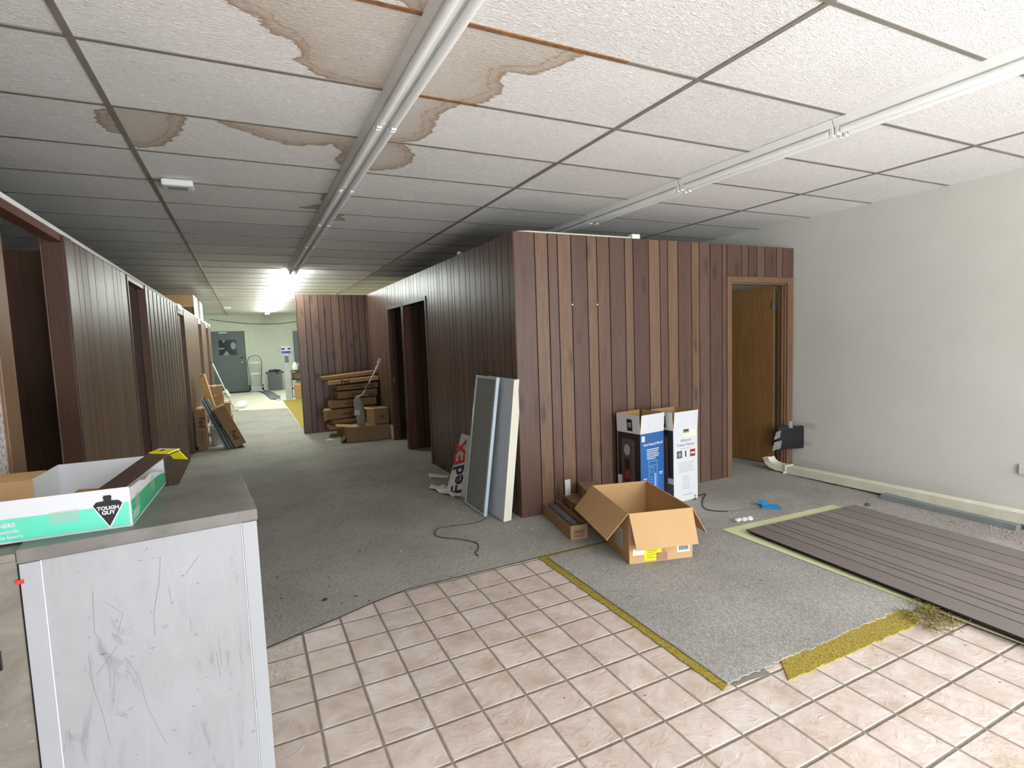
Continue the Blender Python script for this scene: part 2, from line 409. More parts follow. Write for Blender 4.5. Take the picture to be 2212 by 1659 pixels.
# ------------------------------------------------------------------ floor
fl = MB()
fl.box(-4, XR+.12, YF-.12, 4.6, -.12, 0, 0)
fl.box(-4, XR+.12, 4.6, 11.0, -.12, 0, 1)
fl.box(-4, XR+.12, 11.0, YB+.12, -.12, 0, 2)
struct('floor', fl, ['tile', 'concrete', 'vinyl'])

def jag(p, q, n, amp, rnd):
    out = []
    for i in range(n):
        t = i/n; x = p[0]+(q[0]-p[0])*t; y = p[1]+(q[1]-p[1])*t
        dx, dy = q[0]-p[0], q[1]-p[1]; ln = math.hypot(dx, dy); k = rnd.uniform(-amp, amp) if i else 0
        out.append((x-dy/ln*k, y+dx/ln*k))
    return out
rnd = random.Random(3)
edge = [(-.79, 2.63), (-.4, 2.78), (.033, 2.946), (.18, 3.0), (.372, 3.063), (.554, 3.136), (.78, 3.203), (1.2, 3.205), (1.74, 3.212)]
cp = edge+[(5.42, 3.205), (5.42, 9.9), (.84, 9.9), (.83, 14.44), (-.37, 14.8), (-.79, 14.9)]
c = MB(); c.prism(cp, .0003, .006); c.m[2:] = [1]*(len(c.m)-2)
tag(obj('carpet', c, ['carpet', 'groove']), 'large worn grey-brown carpet running from the tiles down the corridor', 'carpet')
rem = [(2.34, 3.203), (2.33, 3.165), (1.775, 3.165)]+jag((1.775, 3.165), (1.765, 1.60), 14, .003, rnd)[1:]+[(1.765, 1.60)]+jag((1.765, 1.60), (3.05, 1.595), 60, .009, rnd)[1:]+[(3.05, 1.56), (5.30, 1.50), (5.38, 3.203)]
c = MB(); c.prism(rem, .0065, .013); c.m[2:] = [1 if k > 80 or k < 17 else 0 for k in range(len(c.m)-2)]
tag(obj('carpet_remnant', c, ['carpet2', 'carpet']), 'light grey textured carpet piece under the big open carton, beside the tiles', 'carpet')
u = MB(); u.prism(jag((1.722, 3.203), (1.722, 1.585), 50, .004, rnd)+jag((1.722, 1.585), (1.80, 1.61), 3, .002, rnd)+[(1.83, 1.70), (1.83, 3.12), (2.30, 3.12), (2.30, 3.203)], .0003, .0063)
tag(obj('carpet_underlay', u, 'pad'), 'narrow yellow felt edge showing along the left side of the light grey carpet', 'underlay')
u = MB(); u.prism(jag((2.018, 1.495), (2.60, 1.487), 18, .005, rnd)+jag((2.60, 1.487), (3.0, 1.478), 12, .008, rnd)+[(3.04, 1.50), (3.08, 1.62)]+jag((3.08, 1.64), (2.02, 1.65), 8, .004, rnd), .0003, .0063)
tag(obj('carpet_underlay', u, 'pad'), 'wide torn yellow felt strip lying on the tiles in front of the light grey carpet', 'underlay')
u = MB(); u.prism([(.845, 9.95), (3.0, 9.95), (3.0, 16.7), (.85, 16.8)], .0003, .005)
tag(obj('carpet_underlay', u, 'pad'), 'yellow floor felt behind the far panelled partition', 'underlay')
u = MB(); u.prism(jag((1.79, 1.582), (2.02, 1.57), 8, .004, rnd)+[(2.02, 1.66), (1.79, 1.66)], .0002, .0012)
tag(obj('adhesive_patch', u, 'concrete'), 'bare grey strip between two felt pieces at the carpet corner', 'floor patch')
# torn clump of underlay beside the loose sheets
t = MB(); r2 = random.Random(5)
for i in range(90):
    x = r2.uniform(2.98, 3.17); y = r2.uniform(1.40, 1.55); pts = []
    a = r2.uniform(0, 6.28)
    for k in range(6):
        pts.append((x, y, r2.uniform(.004, .03+.02*(x-2.98)/.2))); a += r2.uniform(-1.2, 1.2); x += .02*cos(a); y += .02*sin(a)
    t.tube(pts, .0016, 4)
tag(obj('underlay_scraps', t, 'insul'), 'tangled clump of yellow-green fibres at the corner of the loose sheets', 'scraps', kind='stuff')

# ------------------------------------------------------------------ ceiling with stains
STAIN = {
 'S1': [(0.011, 2.097), (0.044, 2.151), (0.101, 2.17), (0.125, 2.236), (0.165, 2.274), (0.213, 2.281), (0.257, 2.325), (0.27, 2.382), (0.248, 2.43), (0.295, 2.471), (0.32, 2.537), (0.387, 2.541), (0.471, 2.585), (0.573, 2.583), (0.713, 2.63), (0.90, 2.4), (0.88, 1.7), (-.05, 1.7)],
 'S0': [(0.456, 1.88), (0.536, 1.89), (0.598, 1.95), (0.655, 2.1), (0.833, 2.1), (0.85, 1.6), (.3, 1.6)],
 'S2': [(0.65, 2.70), (0.99, 2.68), (1.024, 2.64), (1.133, 2.52), (1.179, 2.42), (1.172, 2.345), (1.116, 2.295), (1.089, 2.228), (1.136, 2.195), (1.241, 2.175), (1.29, 2.098), (1.331, 1.978), (1.40, 1.8), (0.6, 1.75)],
 'S3': [(0.65, 2.45), (1.05, 2.45), (0.999, 2.687), (0.976, 2.726), (0.991, 2.848), (1.019, 2.975), (0.987, 3.138), (0.80, 3.24), (.65, 3.2)],
 'S4': [(0.65, 3.08), (0.84, 3.08), (0.906, 3.192), (1.0, 3.298), (1.06, 3.457), (1.047, 3.609), (0.9, 3.76), (.65, 3.79)],
 'S5': [(-0.6, 3.0), (-0.189, 3.0), (-0.193, 3.282), (-0.243, 3.509), (-0.348, 3.713), (-0.47, 3.798), (-0.6, 3.6)],
 'S5b': [(-0.571, 3.285), (-0.528, 3.251), (-0.40, 3.263), (-0.40, 3.591), (-0.57, 3.576), (-0.595, 3.455)],
 'S6': [(-0.10, 3.05), (-0.079, 3.195), (0.013, 3.288), (0.148, 3.376), (0.295, 3.451), (0.468, 3.41), (0.535, 3.362), (0.606, 3.486), (0.58, 3.58), (0.62, 3.7), (0.80, 3.80), (0.85, 3.1)],
 'S7': [(0.623, 4.448), (0.6, 4.599), (0.662, 4.763), (0.466, 4.95), (0.657, 5.0), (0.80, 4.592)],
 'S8': [(0.60, 5.07), (0.90, 5.07), (0.87, 5.20), (0.953, 5.36), (0.65, 5.41)],
}
X0, DX, Y0, DY = -.4996, 1.2293, 2.5622, .627
CELL = {(-0.5, 'x'): 0}
ASSIGN = {(0, -1): ['S1'], (0, -2): ['S0'], (1, -1): ['S2'], (1, 0): ['S3'], (1, 1): ['S4'], (0, 1): ['S5', 'S6'], (-1, 1): ['S5b'], (0, 3): ['S7'], (1, 4): ['S8']}
def sdf(p, poly):
    x, y = p; ins = False; d = 9; n = len(poly)
    for i in range(n):
        x1, y1 = poly[i]; x2, y2 = poly[(i+1) % n]
        if (y1 > y) != (y2 > y) and x < (x2-x1)*(y-y1)/(y2-y1)+x1: ins = not ins
        dx, dy = x2-x1, y2-y1; tt = max(0, min(1, ((x-x1)*dx+(y-y1)*dy)/(dx*dx+dy*dy+1e-12)))
        d = min(d, math.hypot(x-x1-dx*tt, y-y1-dy*tt))
    return d if ins else -d
V = []; F = []; T = []; ST = []; r4 = random.Random(9)
for i in range(-3, 5):
    for j in range(-9, 31):
        xa, xb = max(-4, X0+i*DX), min(XR, X0+(i+1)*DX); ya, yb = max(YF, Y0+j*DY), min(YB, Y0+(j+1)*DY)
        if xb-xa < .01 or yb-ya < .01: continue
        polys = [STAIN[k] for k in ASSIGN.get((i, j), [])]
        nx, ny = (42, 22) if polys else (1, 1)
        tone = r4.uniform(.1, .8)
        if (i, j) in ((0, 5), (0, 6), (2, 8), (1, 11)): tone = .97
        sag = r4.uniform(-.001, .003); o = len(V)
        for b in range(ny+1):
            for a in range(nx+1):
                x = xa+(xb-xa)*a/nx; y = ya+(yb-ya)*b/ny
                V.append((x, y, H-sag)); ST.append(max(sdf((x, y), q) for q in polys) if polys else -1.0)
        for b in range(ny):
            for a in range(nx):
                k = o+b*(nx+1)+a; F.append((k, k+nx+1, k+nx+2, k+1)); T.append(tone)
o = len(V)      # slab above
for x, y, z in ((-4, YF, H+.004), (XR+.1, YF, H+.004), (XR+.1, YB, H+.004), (-4, YB, H+.004), (-4, YF, H+.15), (XR+.1, YF, H+.15), (XR+.1, YB, H+.15), (-4, YB, H+.15)): V.append((x, y, z)); ST.append(-1)
for f in ((0, 3, 2, 1), (4, 5, 6, 7), (0, 1, 5, 4), (1, 2, 6, 5), (2, 3, 7, 6), (3, 0, 4, 7)): F.append(tuple(q+o for q in f)); T.append(.5)
me = bpy.data.meshes.new('ceiling'); me.from_pydata(V, [], F); me.materials.append(M['ceiling'])
a = me.attributes.new('tone', 'FLOAT', 'FACE'); a.data.foreach_set('value', T)
a = me.attributes.new('stain', 'FLOAT', 'POINT'); a.data.foreach_set('value', ST)
ce = bpy.data.objects.new('ceiling', me); C.objects.link(ce); ce['kind'] = 'structure'
tb = MB()
for i in range(-2, 5):
    x = X0+i*DX; tb.box(x-.013, x+.013, YF, YB, H-.007, H+.002)
rust = {-1: (.25, 1.55), 0: (.80, 1.12)}
for j in range(-8, 31):
    y = Y0+j*DY
    if not YF < y < YB: continue
    if j in rust:
        a_, b_ = rust[j]
        tb.box(-4, a_, y-.010, y+.010, H-.006, H+.002); tb.box(a_, b_, y-.011, y+.011, H-.006, H+.002, 1); tb.box(b_, XR, y-.010, y+.010, H-.006, H+.002)
    else: tb.box(-4, XR, y-.010, y+.010, H-.006, H+.002)
struct('trim_1', tb, ['tbar', 'rust'])

# ------------------------------------------------------------------ plain walls
b = MB(); b.box(XR, XR+.12, YF-.12, YB+.12, 0, H+.1); struct('wall_right', b, 'greywall')
b = MB(); b.box(-4, XR, YB, YB+.12, 0, H+.1); struct('wall_back', b, 'backwall')
b = MB(); b.box(-4.12, -4, YF-.12, YB+.12, 0, H+.1); struct('wall_far_left', b, 'whitewall')
# front wall with the shop windows behind the camera
WX = [(0.2, 1.82), (1.90, 3.52), (3.60, 5.24)]
b = MB(); b.box(-4.0, 0.2, YF-.12, YF, 0, H+.1); b.box(5.24, XR, YF-.12, YF, 0, H+.1); b.box(0.2, 5.24, YF-.12, YF, 0, .12); b.box(0.2, 5.24, YF-.12, YF, 2.6, H+.1)
b.box(1.82, 1.90, YF-.12, YF, .12, 2.6); b.box(3.52, 3.60, YF-.12, YF, .12, 2.6)
struct('wall_front', b, 'whitewall')
for i, (xa, xb) in enumerate(WX):
    f = MB(); y0, y1 = YF-.09, YF-.03
    f.box(xa, xa+.05, y0, y1, .12, 2.6); f.box(xb-.05, xb, y0, y1, .12, 2.6); f.box(xa+.05, xb-.05, y0, y1, .12, .17); f.box(xa+.05, xb-.05, y0, y1, 2.55, 2.6)
    wo = struct('window_%d' % (i+1), f, 'alud')
    gl = MB(); gl.box(xa+.05, xb-.05, YF-.063, YF-.057, .17, 2.55); obj('window_pane', gl, 'glass', wo)

# ------------------------------------------------------------------ panelled walls
def boards(mb, O, d, n, s0, s1, z0, z1, tone, t=.006, gap=.010):
    d = Vector(d); n = Vector(n); O = Vector(O)
    X = Matrix((d, n, Vector((0, 0, 1)))).transposed().to_4x4(); X.translation = O
    mb.box(s0+gap/2, s1-gap/2, 0, t, z0, z1, 0, tone, X)
def rand_boards(mb, O, d, n, s0, s1, z0, z1, seed, wmin=.07, wmax=.16, lo=.15, hi=.85):
    r = random.Random(seed); s = s0
    while s < s1-1e-4:
        e = min(s1, s+r.uniform(wmin, wmax))
        if s1-e < .05: e = s1
        boards(mb, O, d, n, s, e, z0, z1, r.uniform(lo, hi)); s = e
# front of the office block
fx = [2.005, 2.203, 2.328, 2.423, 2.558, 2.721, 2.825, 2.96, 3.13, 3.225, 3.404, 3.538, 3.634, 3.761, 3.933, 4.036, 4.179, 4.344, 4.409]
ft = [.38, .88, .52, .92, .30, .84, .55, .26, .82, .12, .9, .45, .86, .2, .8, .48, .16, .4]
DXa, DXb, DZ = 4.467, 5.313, 2.015
b = MB(); yc = YBX+.006
b.box(XB, DXa, yc, YBX+.10, 0, ZB, 1); b.box(DXb, XR, yc, YBX+.10, 0, ZB, 1); b.box(DXa, DXb, yc, YBX+.10, DZ, ZB, 1)
for i in range(18): boards(b, (0, yc, 0), (1, 0, 0), (0, -1, 0), fx[i], fx[i+1], .0, ZB, ft[i])
b_top = [(4.409, 4.62, .18), (4.62, 4.72, .45), (4.72, 4.846, .12), (4.846, 4.965, .5), (4.965, 5.145, .15), (5.145, 5.24, .6), (5.24, 5.42, .2)]
for s, e, tn in b_top: boards(b, (0, yc, 0), (1, 0, 0), (0, -1, 0), s, e, 2.075, ZB, tn)
struct('wall_office_front', b, ['panel', 'groove'])
# casing and jamb of its doorway
def casing(name, parts, mat):
    m_ = MB()
    for p in parts: m_.box(*p)
    return struct(name, m_, mat, bev=.003)
casing('trim_2', [(4.405, 4.467, YBX-.014, YBX+.004, 0, 2.075), (5.313, 5.40, YBX-.014, YBX+.004, 0, 2.075), (4.467, 5.313, YBX-.014, YBX+.004, 2.015, 2.075)], 'trimwood')
casing('trim_3', [(4.467, 4.485, YBX+.004, YBX+.10, 0, 2.0), (5.295, 5.313, YBX+.004, YBX+.10, 0, 2.0), (4.467, 5.313, YBX+.004, YBX+.10, 2.0, 2.015), (5.280, 5.295, YBX+.03, YBX+.045, 0, 2.0)], 'trimwood')
d = MB(); d.box(-.80, 0, -.018, .018, .012, 1.995, tone=.5)
dr = struct('door_1', d, 'doorwood'); dr.location = (5.272, 4.115, 0); dr.rotation_euler = (0, 0, radians(-82))
h = MB(); h.box(-.012, .012, -.030, -.016, 1.74, 1.83); h.tube([(0, -.030, 1.735), (0, -.030, 1.835)], .006, 8); obj('hinge', h, 'alud', dr, label='brass-grey butt hinge')
h = MB(); h.lathe([(.012, 0), (.012, .03), (.026, .04), (.028, .055), (.018, .066)], 16, X=fr((-.74, .018, .95), (1, 0, 0), (0, 0, -1))); obj('door_knob', h, 'alud', dr, smooth=True)
# left flank of the office block with two doorways
A0, A1, B0, B1, HZ = 6.44, 7.45, 7.56, 8.35, 2.03
b = MB(); xc = XB+.006
for ya, yb_, za in ((YBX+.10, A0, 0), (A1, B0, 0), (B1, YP, 0), (A0, A1, HZ), (B0, B1, HZ)): b.box(xc, XB+.10, ya, yb_, za, ZB, 1)
r = random.Random(21); s = YBX
while s < YP-1e-4:
    e = min(YP, s+r.uniform(.08, .17)); tn = r.uniform(.15, .6)
    cuts = [(s, e, 0, ZB)]
    for a_, b_ in ((A0, A1), (B0, B1)):
        nc = []
        for (p, q, z0, z1) in cuts:
            if q <= a_ or p >= b_ or z0 >= HZ: nc.append((p, q, z0, z1)); continue
            if p < a_: nc.append((p, a_, z0, z1))
            nc.append((max(p, a_), min(q, b_), HZ, z1))
            if q > b_: nc.append((b_, q, z0, z1))
        cuts = nc
    for p, q, z0, z1 in cuts: boards(b, (xc, 0, 0), (0, 1, 0), (-1, 0, 0), p, q, z0, z1, tn)
    s = e
struct('wall_office_side', b, ['panel', 'groove'])
for nm, (a_, b_) in (('trim_4', (A0, A1)), ('trim_5', (B0, B1))):
    casing(nm, [(XB-.012, XB+.004, a_-.045, a_, 0, HZ+.05), (XB-.012, XB+.004, b_, b_+.045, 0, HZ+.05), (XB-.012, XB+.004, a_, b_, HZ, HZ+.05)], 'trimdark')
casing('trim_6', [(XB+.004, XB+.10, B1-.018, B1, 0, HZ), (XB+.004, XB+.10, A1-.018, A1, 0, HZ), (XB+.04, XB+.055, B1-.03, B1-.018, 0, HZ)], 'trimred')
sp = MB(); sp.box(XB+.012, XB+.04, B1-.021, B1-.018, .90, .99); tag(obj('strike_plate', sp, 'alud'), 'small metal latch plate on the red-brown jamb of the far office doorway', 'latch plate')
# open door leaf standing inside the nearer side doorway
d = MB(); d.box(0, .80, 0, .035, .012, 2.0, 1)
rand_boards(d, (0, 0, 0), (1, 0, 0), (0, -1, 0), 0, .80, .012, 2.0, 4, .1, .2, .1, .3)
dr = struct('door_2', d, ['panel_left', 'groove']); dr.location = (XB+.10, 7.475, 0)
# far partition crossing the corridor
PX0 = .818
b = MB(); b.box(PX0, XR, YP+.006, YP+.09, 0, ZB, 1)
s = PX0; tns = [.75, .5, .62, .28, .3, .68, .35, .22, .3, .25, .3, .2, .28, .3]; i = 0
while s < 2.0:
    e = min(2.0, s+[.13, .09, .13, .10, .12][i % 5]); e = 2.0 if 2.0-e < .04 else e
    boards(b, (0, YP+.006, 0), (1, 0, 0), (0, -1, 0), s, e, 0, ZB, tns[i % 14]); s = e; i += 1
b.box(PX0-.004, PX0, YP, YP+.09, 0, ZB, 0, .3)
struct('wall_partition', b, ['panel', 'groove'])
b = MB(); b.box(1.985, XB-.0005, YP-.014, YP, 0, ZB); struct('trim_7', b, 'trimdark')
# inside of the block: rear of the rooms
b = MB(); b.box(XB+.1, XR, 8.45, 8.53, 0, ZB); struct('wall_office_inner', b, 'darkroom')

for o_ in [o for o in C.objects if o.name in ('wall_office_front', 'wall_office_side', 'wall_partition', 'wall_office_inner', 'trim_2', 'trim_3', 'trim_4', 'trim_5', 'trim_6', 'trim_7')]:
    for v_ in o_.data.vertices:
        if v_.co.z < .006: v_.co.z = .0062
# left corridor partition --------------------------------------------
LT = .078
def leftwall(name, a_, b_, seed, mats=('panel_left', 'groove'), lo=.2, hi=.8, wmin=.09, wmax=.2):
    m_ = MB(); m_.box(XLW-LT, XLW-.006, a_, b_, 0, ZL-.02, 1)
    rand_boards(m_, (XLW-.006, 0, 0), (0, 1, 0), (1, 0, 0), a_, b_, 0, ZL-.02, seed, wmin, wmax, lo, hi)
    struct(name, m_, list(mats))
b = MB(); b.box(XLW-LT, XLW, YF, 2.51, 0, ZL-.02); struct('wall_left_near', b, 'stucco')
SEG = [(3.50, 5.12), (5.95, 8.50), (9.33, 11.95), (12.75, 14.20), (15.0, 16.1)]
for k, (a_, b_) in enumerate(SEG): leftwall('wall_left_%d' % (k+1), a_, b_, 30+k, wmin=.09 if k else .1, wmax=.2 if k else .26)
b = MB(); b.box(XLW-.055, XLW+.004, YF, 16.1, ZL-.02, ZL); struct('trim_8', b, 'fixture')
b = MB()
for a_, c_ in ((2.66, 3.5), (5.12, 5.95)): b.box(XLW-.055, XLW-.001, a_, c_, ZL-.055, ZL-.02)
struct('trim_9', b, 'trimred')
b = MB()
for a_, c_ in ((8.5, 9.33), (11.95, 12.75), (14.2, 15.0)): b.box(XLW-LT, XLW-.001, a_, c_, ZL-.11, ZL-.02)
struct('trim_10', b, 'whitewall')
# casings: near side of first opening (two stepped boards), posts facing the camera, edge strips
casing('trim_11', [(XLW-.01, XLW+.012, 2.51, 2.59, 0, ZL-.02), (XLW-.05, XLW+.006, 2.59, 2.66, 0, ZL-.02)], 'trimwood')
b = MB()
b.box(XLW-.085, XLW-.001, 3.478, 3.499, 0, ZL-.03, tone=.3); b.box(XLW-.001, XLW+.008, 3.478, 3.60, 0, ZL-.02, tone=.45); b.box(XLW-.092, XLW-.085, 3.47, 3.53, 0, ZL-.03, tone=.9)
struct('trim_12', b, 'trimdark', bev=.002)
b = MB()
for yy, wd in ((5.95, .11), (9.33, .10), (12.75, .09), (15.0, .09)):
    b.box(XLW-.055, XLW+.008, yy-.03, yy-.001, 0, ZL-.02, tone=.7)
    b.box(XLW-wd-.01, XLW-.055, yy-.015, yy-.001, 0, ZL-.055, tone=.2)
    b.box(XLW-.001, XLW+.008, yy-.001, yy+.03, 0, ZL-.02, tone=.7)
struct('trim_13', b, 'trimdark', bev=.002)
b = MB()
for yy in (5.12, 8.5, 11.95, 14.2): b.box(XLW-.001, XLW+.007, yy-.025, yy, 0, ZL-.02, tone=.6)
struct('trim_14', b, 'trimdark')
# doors standing in the later openings
for nm, a_, c_ in (('door_3', 8.53, 9.30), ('door_4', 11.98, 12.70), ('door_5', 14.22, 14.96)):
    d = MB(); d.box(XLW-.075, XLW-.04, a_, c_, .01, ZL-.12, tone=.3); struct(nm, d, 'trimdark')
# cross walls of the small rooms on the left
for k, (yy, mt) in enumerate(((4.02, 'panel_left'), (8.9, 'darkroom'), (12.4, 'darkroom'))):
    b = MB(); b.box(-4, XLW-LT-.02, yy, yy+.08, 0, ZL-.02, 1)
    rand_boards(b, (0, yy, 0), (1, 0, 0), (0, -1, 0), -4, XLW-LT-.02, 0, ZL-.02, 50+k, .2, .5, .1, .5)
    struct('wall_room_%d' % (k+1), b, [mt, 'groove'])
# added pale strips imitating highlights on groove edges, second stretch of panelling
b = MB()
for i in range(9):
    yy = 6.12+i*.27; b.box(XLW-.001, XLW+.006, yy, yy+.012, 0, ZL-.03, tone=.8)
struct('trim_15', b, 'trimdark')

# ------------------------------------------------------------------ fluorescent fixtures
def make_fixture(lit):
    t_ = thing('fluorescent_fixture', 'x', 'ceiling light')
    b_ = MB(); n = 1.205
    b_.add([(-.072, 0, -.002), (-.052, 0, -.042), (.052, 0, -.042), (.072, 0, -.002), (-.072, n, -.002), (-.052, n, -.042), (.052, n, -.042), (.072, n, -.002)],
           [(0, 4, 5, 1), (1, 5, 6, 2), (2, 6, 7, 3), (3, 7, 4, 0), (0, 1, 2, 3), (7, 6, 5, 4)])
    b_.box(-.008, .008, .01, n-.01, -.052, -.042)
    obj('housing', b_, 'fixture', t_)
    for x in (-.037, .037):
        q = MB(); q.tube([(x, .035, -.066), (x, n-.035, -.066)], .018, 14); obj('tube', q, 'tubeon' if lit else 'tubeoff', t_, smooth=True)
        for y in (.012, n-.012):
            q = MB(); q.box(x-.014, x+.014, y-.010, y+.010, -.088, -.042); obj('lamp_holder', q, 'white', t_, bev=.004)
    return t_
ordn = ['nearest', 'second', 'third', 'fourth', 'fifth', 'sixth', 'seventh', 'eighth', 'ninth', 'tenth', 'eleventh', 'twelfth', 'thirteenth']
off = make_fixture(False); off.location = (.715, .40, H-.001)
off['label'] = 'unlit twin-tube strip light over the camera, nearest in the long central row'; off['group'] = 'central row of strip lights'
k = 1
for y in (1.61, 2.82, 4.03, 5.235, 6.44, 7.645):
    f = copy_tree(off); f.location = (.715, y, H-.001)
    f['label'] = 'unlit twin-tube strip light, %s counting from the camera along the central row' % ordn[k]; k += 1
on = make_fixture(True); on.location = (.715, 8.85, H-.001)
on['label'] = 'glowing white twin-tube strip light, first lit one after the unlit row'; on['group'] = 'central row of strip lights'
k = 1
for i in range(1, 9):
    f = copy_tree(on); f.location = (.715, 8.85+1.207*i, H-.001)
    f['label'] = 'glowing white twin-tube strip light, %s of the lit ones down the corridor' % (ordn[i] if i < 8 else 'last and farthest')
for i, y in enumerate((-.41, .80, 2.01, 3.23, 4.44, 5.65)):
    f = copy_tree(off); f.location = (3.105, y, H-.001); f['group'] = 'right-hand row of strip lights'
    f['label'] = 'unlit twin-tube strip light in the right-hand row, %s from the camera' % ordn[i]

# ------------------------------------------------------------------ ceiling and wall-top fittings
t = thing('smoke_detector', 'white rectangular alarm box on the ceiling left of the central lights', 'detector', (-.34, 4.42, H-.006))
b = MB(); b.box(-.095, .095, -.065, .065, -.045, 0); obj('cover', b, 'white', t, bev=.012)
b = MB(); b.tube([(-.095, -.02, -.012), (-.14, -.03, -.006), (-.17, -.02, -.004)], .004, 6); obj('wire', b, 'cable', t)
b = MB(); b.box(-.06, .06, -.04, .04, -.049, -.045); obj('grille', b, 'greyplastic', t, bev=.003)
t = thing('cable_conduit', 'thin white conduit lying along the top of the panelled office front', 'conduit', (0, 0, 0))
b = MB(); b.tube([(2.06, 4.55, ZB+.011), (2.06, 4.15, ZB+.011), (2.085, 4.05, ZB+.011), (2.16, 4.02, ZB+.011), (3.22, 4.02, ZB+.011)], .0085, 8); obj('pipe', b, 'cream', t, smooth=True)
b = MB(); b.box(3.22, 3.31, 3.992, 4.05, ZB+.001, ZB+.042); obj('junction_box', b, 'white', t, bev=.004)
b = MB(); b.lathe([(.025, 0), (.025, .02), (.02, .034), (.012, .038)], 16); o = obj('motion_sensor', b, 'white', smooth=True); o.location = (2.03, 5.27, ZB+.001)
tag(o, 'small white round sensor on top of the corridor side of the office', 'sensor')
for x in (2.556, 2.817):
    b = MB(); b.lathe([(.003, 0), (.007, .004), (.0075, .008), (.004, .011)], 10, X=fr((x, YBX-.0005, 1.80), (1, 0, 0), (0, 0, 1)))
    o = obj('wall_screw', b, 'white', smooth=True)
    tag(o, '%s of two small white plugs on the front panelling' % ('left' if x < 2.7 else 'right'), 'wall plug', 'white plugs on the panelling')
b = MB(); pts = [(-1.04, 2.549), (-.6, 2.47), (-.095, 2.404), (.493, 2.36), (1.098, 2.352), (1.68, 2.42), (2.4, 2.56)]
b.tube([(x, YB-.012, z) for x, z in pts], .009, 6); tag(obj('wall_cable', b, 'blackcable', smooth=True), 'thin dark cable sagging across the top of the back wall', 'cable')
b = MB(); b.box(-.47, -.30, 16.9, 17.3, H-.07, H-.008); tag(obj('ceiling_vent_box', b, 'fixture', bev=.005), 'small pale box on the ceiling near the back wall', 'ceiling box')
t = thing('outlet_plate', 'pale socket cover low on the grey wall at the right edge', 'outlet', (XR, 1.965, .36))
b = MB(); b.box(-.022, -.0005, -.045, .045, -.04, .04); obj('cover', b, 'lightboard', t, bev=.004)
b = MB(); b.box(-.024, -.022, -.015, .015, -.025, -.005); b.box(-.024, -.022, -.015, .015, .005, .025); obj('socket', b, 'cream', t)

# ------------------------------------------------------------------ foreground cabinet
t = thing('storage_cabinet', 'scuffed white cabinet with a dark worn top, holding the green and white tray', 'cabinet', (-.6, 1.883, 0), (0, 0, radians(5.2)))
b = MB(); b.box(.008, .592, .006, .535, .05, .960); obj('body', b, 'cab', t, bev=.002)
b = MB(); b.box(.03, .57, .03, .50, 0, .05); obj('plinth', b, 'black', t)
b = MB(); b.box(0, .600, 0, .548, .961, 1.0); obj('top', b, 'topgrey', t, bev=.003)
for x0, x1 in ((.004, .048), (.552, .596)):
    b = MB(); b.box(x0, x1, -.001, .005, .05, .960)
    obj('corner_stile', b, 'cabmetal', t, bev=.0015)
for x in (.0495, .5505):
    b = MB(); b.box(x-.0012, x+.0012, .0035, .0055, .05, .96); obj('seam_bead', b, 'white', t)
b = MB(); r5 = random.Random(4)
sc = [[(.155, .84), (.15, .72), (.165, .66)], [(.30, .905), (.325, .90), (.315, .82), (.295, .73), (.293, .66)], [(.34, .80), (.343, .745), (.352, .755)],
      [(.18, .80), (.22, .755), (.205, .70)], [(.20, .66), (.145, .59)], [(.215, .62), (.245, .54), (.255, .46), (.28, .36), (.30, .30)], [(.13, .66), (.135, .55), (.15, .46), (.16, .36)],
      [(.425, .88), (.385, .83)], [(.46, .60), (.463, .50)], [(.45, .55), (.457, .46)]]
for s_ in sc: b.tube([(x, .0055, z) for x, z in s_], .0008, 4)
obj('scratch', b, 'inkgrey', t, label='thin grey scratch marks')
for x, z, s_ in ((.19, .45, .012), (.20, .44, .009), (.215, .455, .008), (.205, .43, .006), (.165, .52, .003), (.32, .68, .010), (.45, .62, .004)):
    b = MB(); b.prism([(x+s_*cos(a)*(.7+.5*r5.random()), z+s_*sin(a)*(.5+.4*r5.random())) for a in [i*.7 for i in range(9)]], 0, .0006, X=fr((0, .0058, 0), (1, 0, 0), (0, 0, 1)))
    obj('scuff_mark', b, 'inkgrey', t)
b = MB(); b.box(-.006, .012, -.002, .004, .906, .918); obj('red_tape', b, 'red', t, label='tiny red scrap of tape')
# low cabinet against the left wall behind it
t = thing('low_cabinet', 'dusty taupe low cabinet squeezed between the white cabinet and the textured wall', 'cabinet', (-.6, 1.883, 0), (0, 0, radians(5.2)))
b = MB(); b.box(-.140, -.001, .006, .44, .0, .970); obj('body', b, 'lowcab', t, bev=.003)
b = MB(); b.box(-.142, -.001, .0, .44, .970, .992); obj('top', b, 'lowcab', t, bev=.003)
b = MB(); b.box(-.062, -.052, -.006, .006, .68, .73); obj('handle', b, 'black', t)

# ------------------------------------------------------------------ green/white tray on the cabinet
BX, BD, BH = .36, .565, .118
t = thing('cardboard_tray', 'cut-down white and green carton on top of the scuffed white cabinet', 'box', (-.705, 1.966, 1.0005), (0, 0, radians(-2.2)))
b = MB(); b.box(0, BX, 0, BD, 0, .004); obj('bottom', b, 'whiteprint', t)
def panel3(poly, t_, mats, parent, name, X):       # panel with outer face material 0 and inner face 1
    m_ = MB(); m_.prism(poly, 0, t_, 1, X=X); m_.prism(poly, t_, t_+.0006, 0, X=X); return obj(name, m_, mats, parent)
Xf = fr((0, .004, .004), (1, 0, 0), (0, 0, 1))                 # front face, outward -y
panel3([(0, 0), (BX, 0), (BX, BH), (0, BH)], .004, ['whiteprint', 'kraft'], t, 'front_panel', Xf)
b = MB(); Xo = fr((0, -.0012, .0), (1, 0, 0), (0, 0, 1))
b.prism([(0, .006), (BX-.004, .006), (BX-.004, .077), (BX-.018, .077), (BX-.048, .012), (BX-.086, .070), (0, .070)], 0, .0007, X=Xo); obj('green_band', b, 'teal', t)
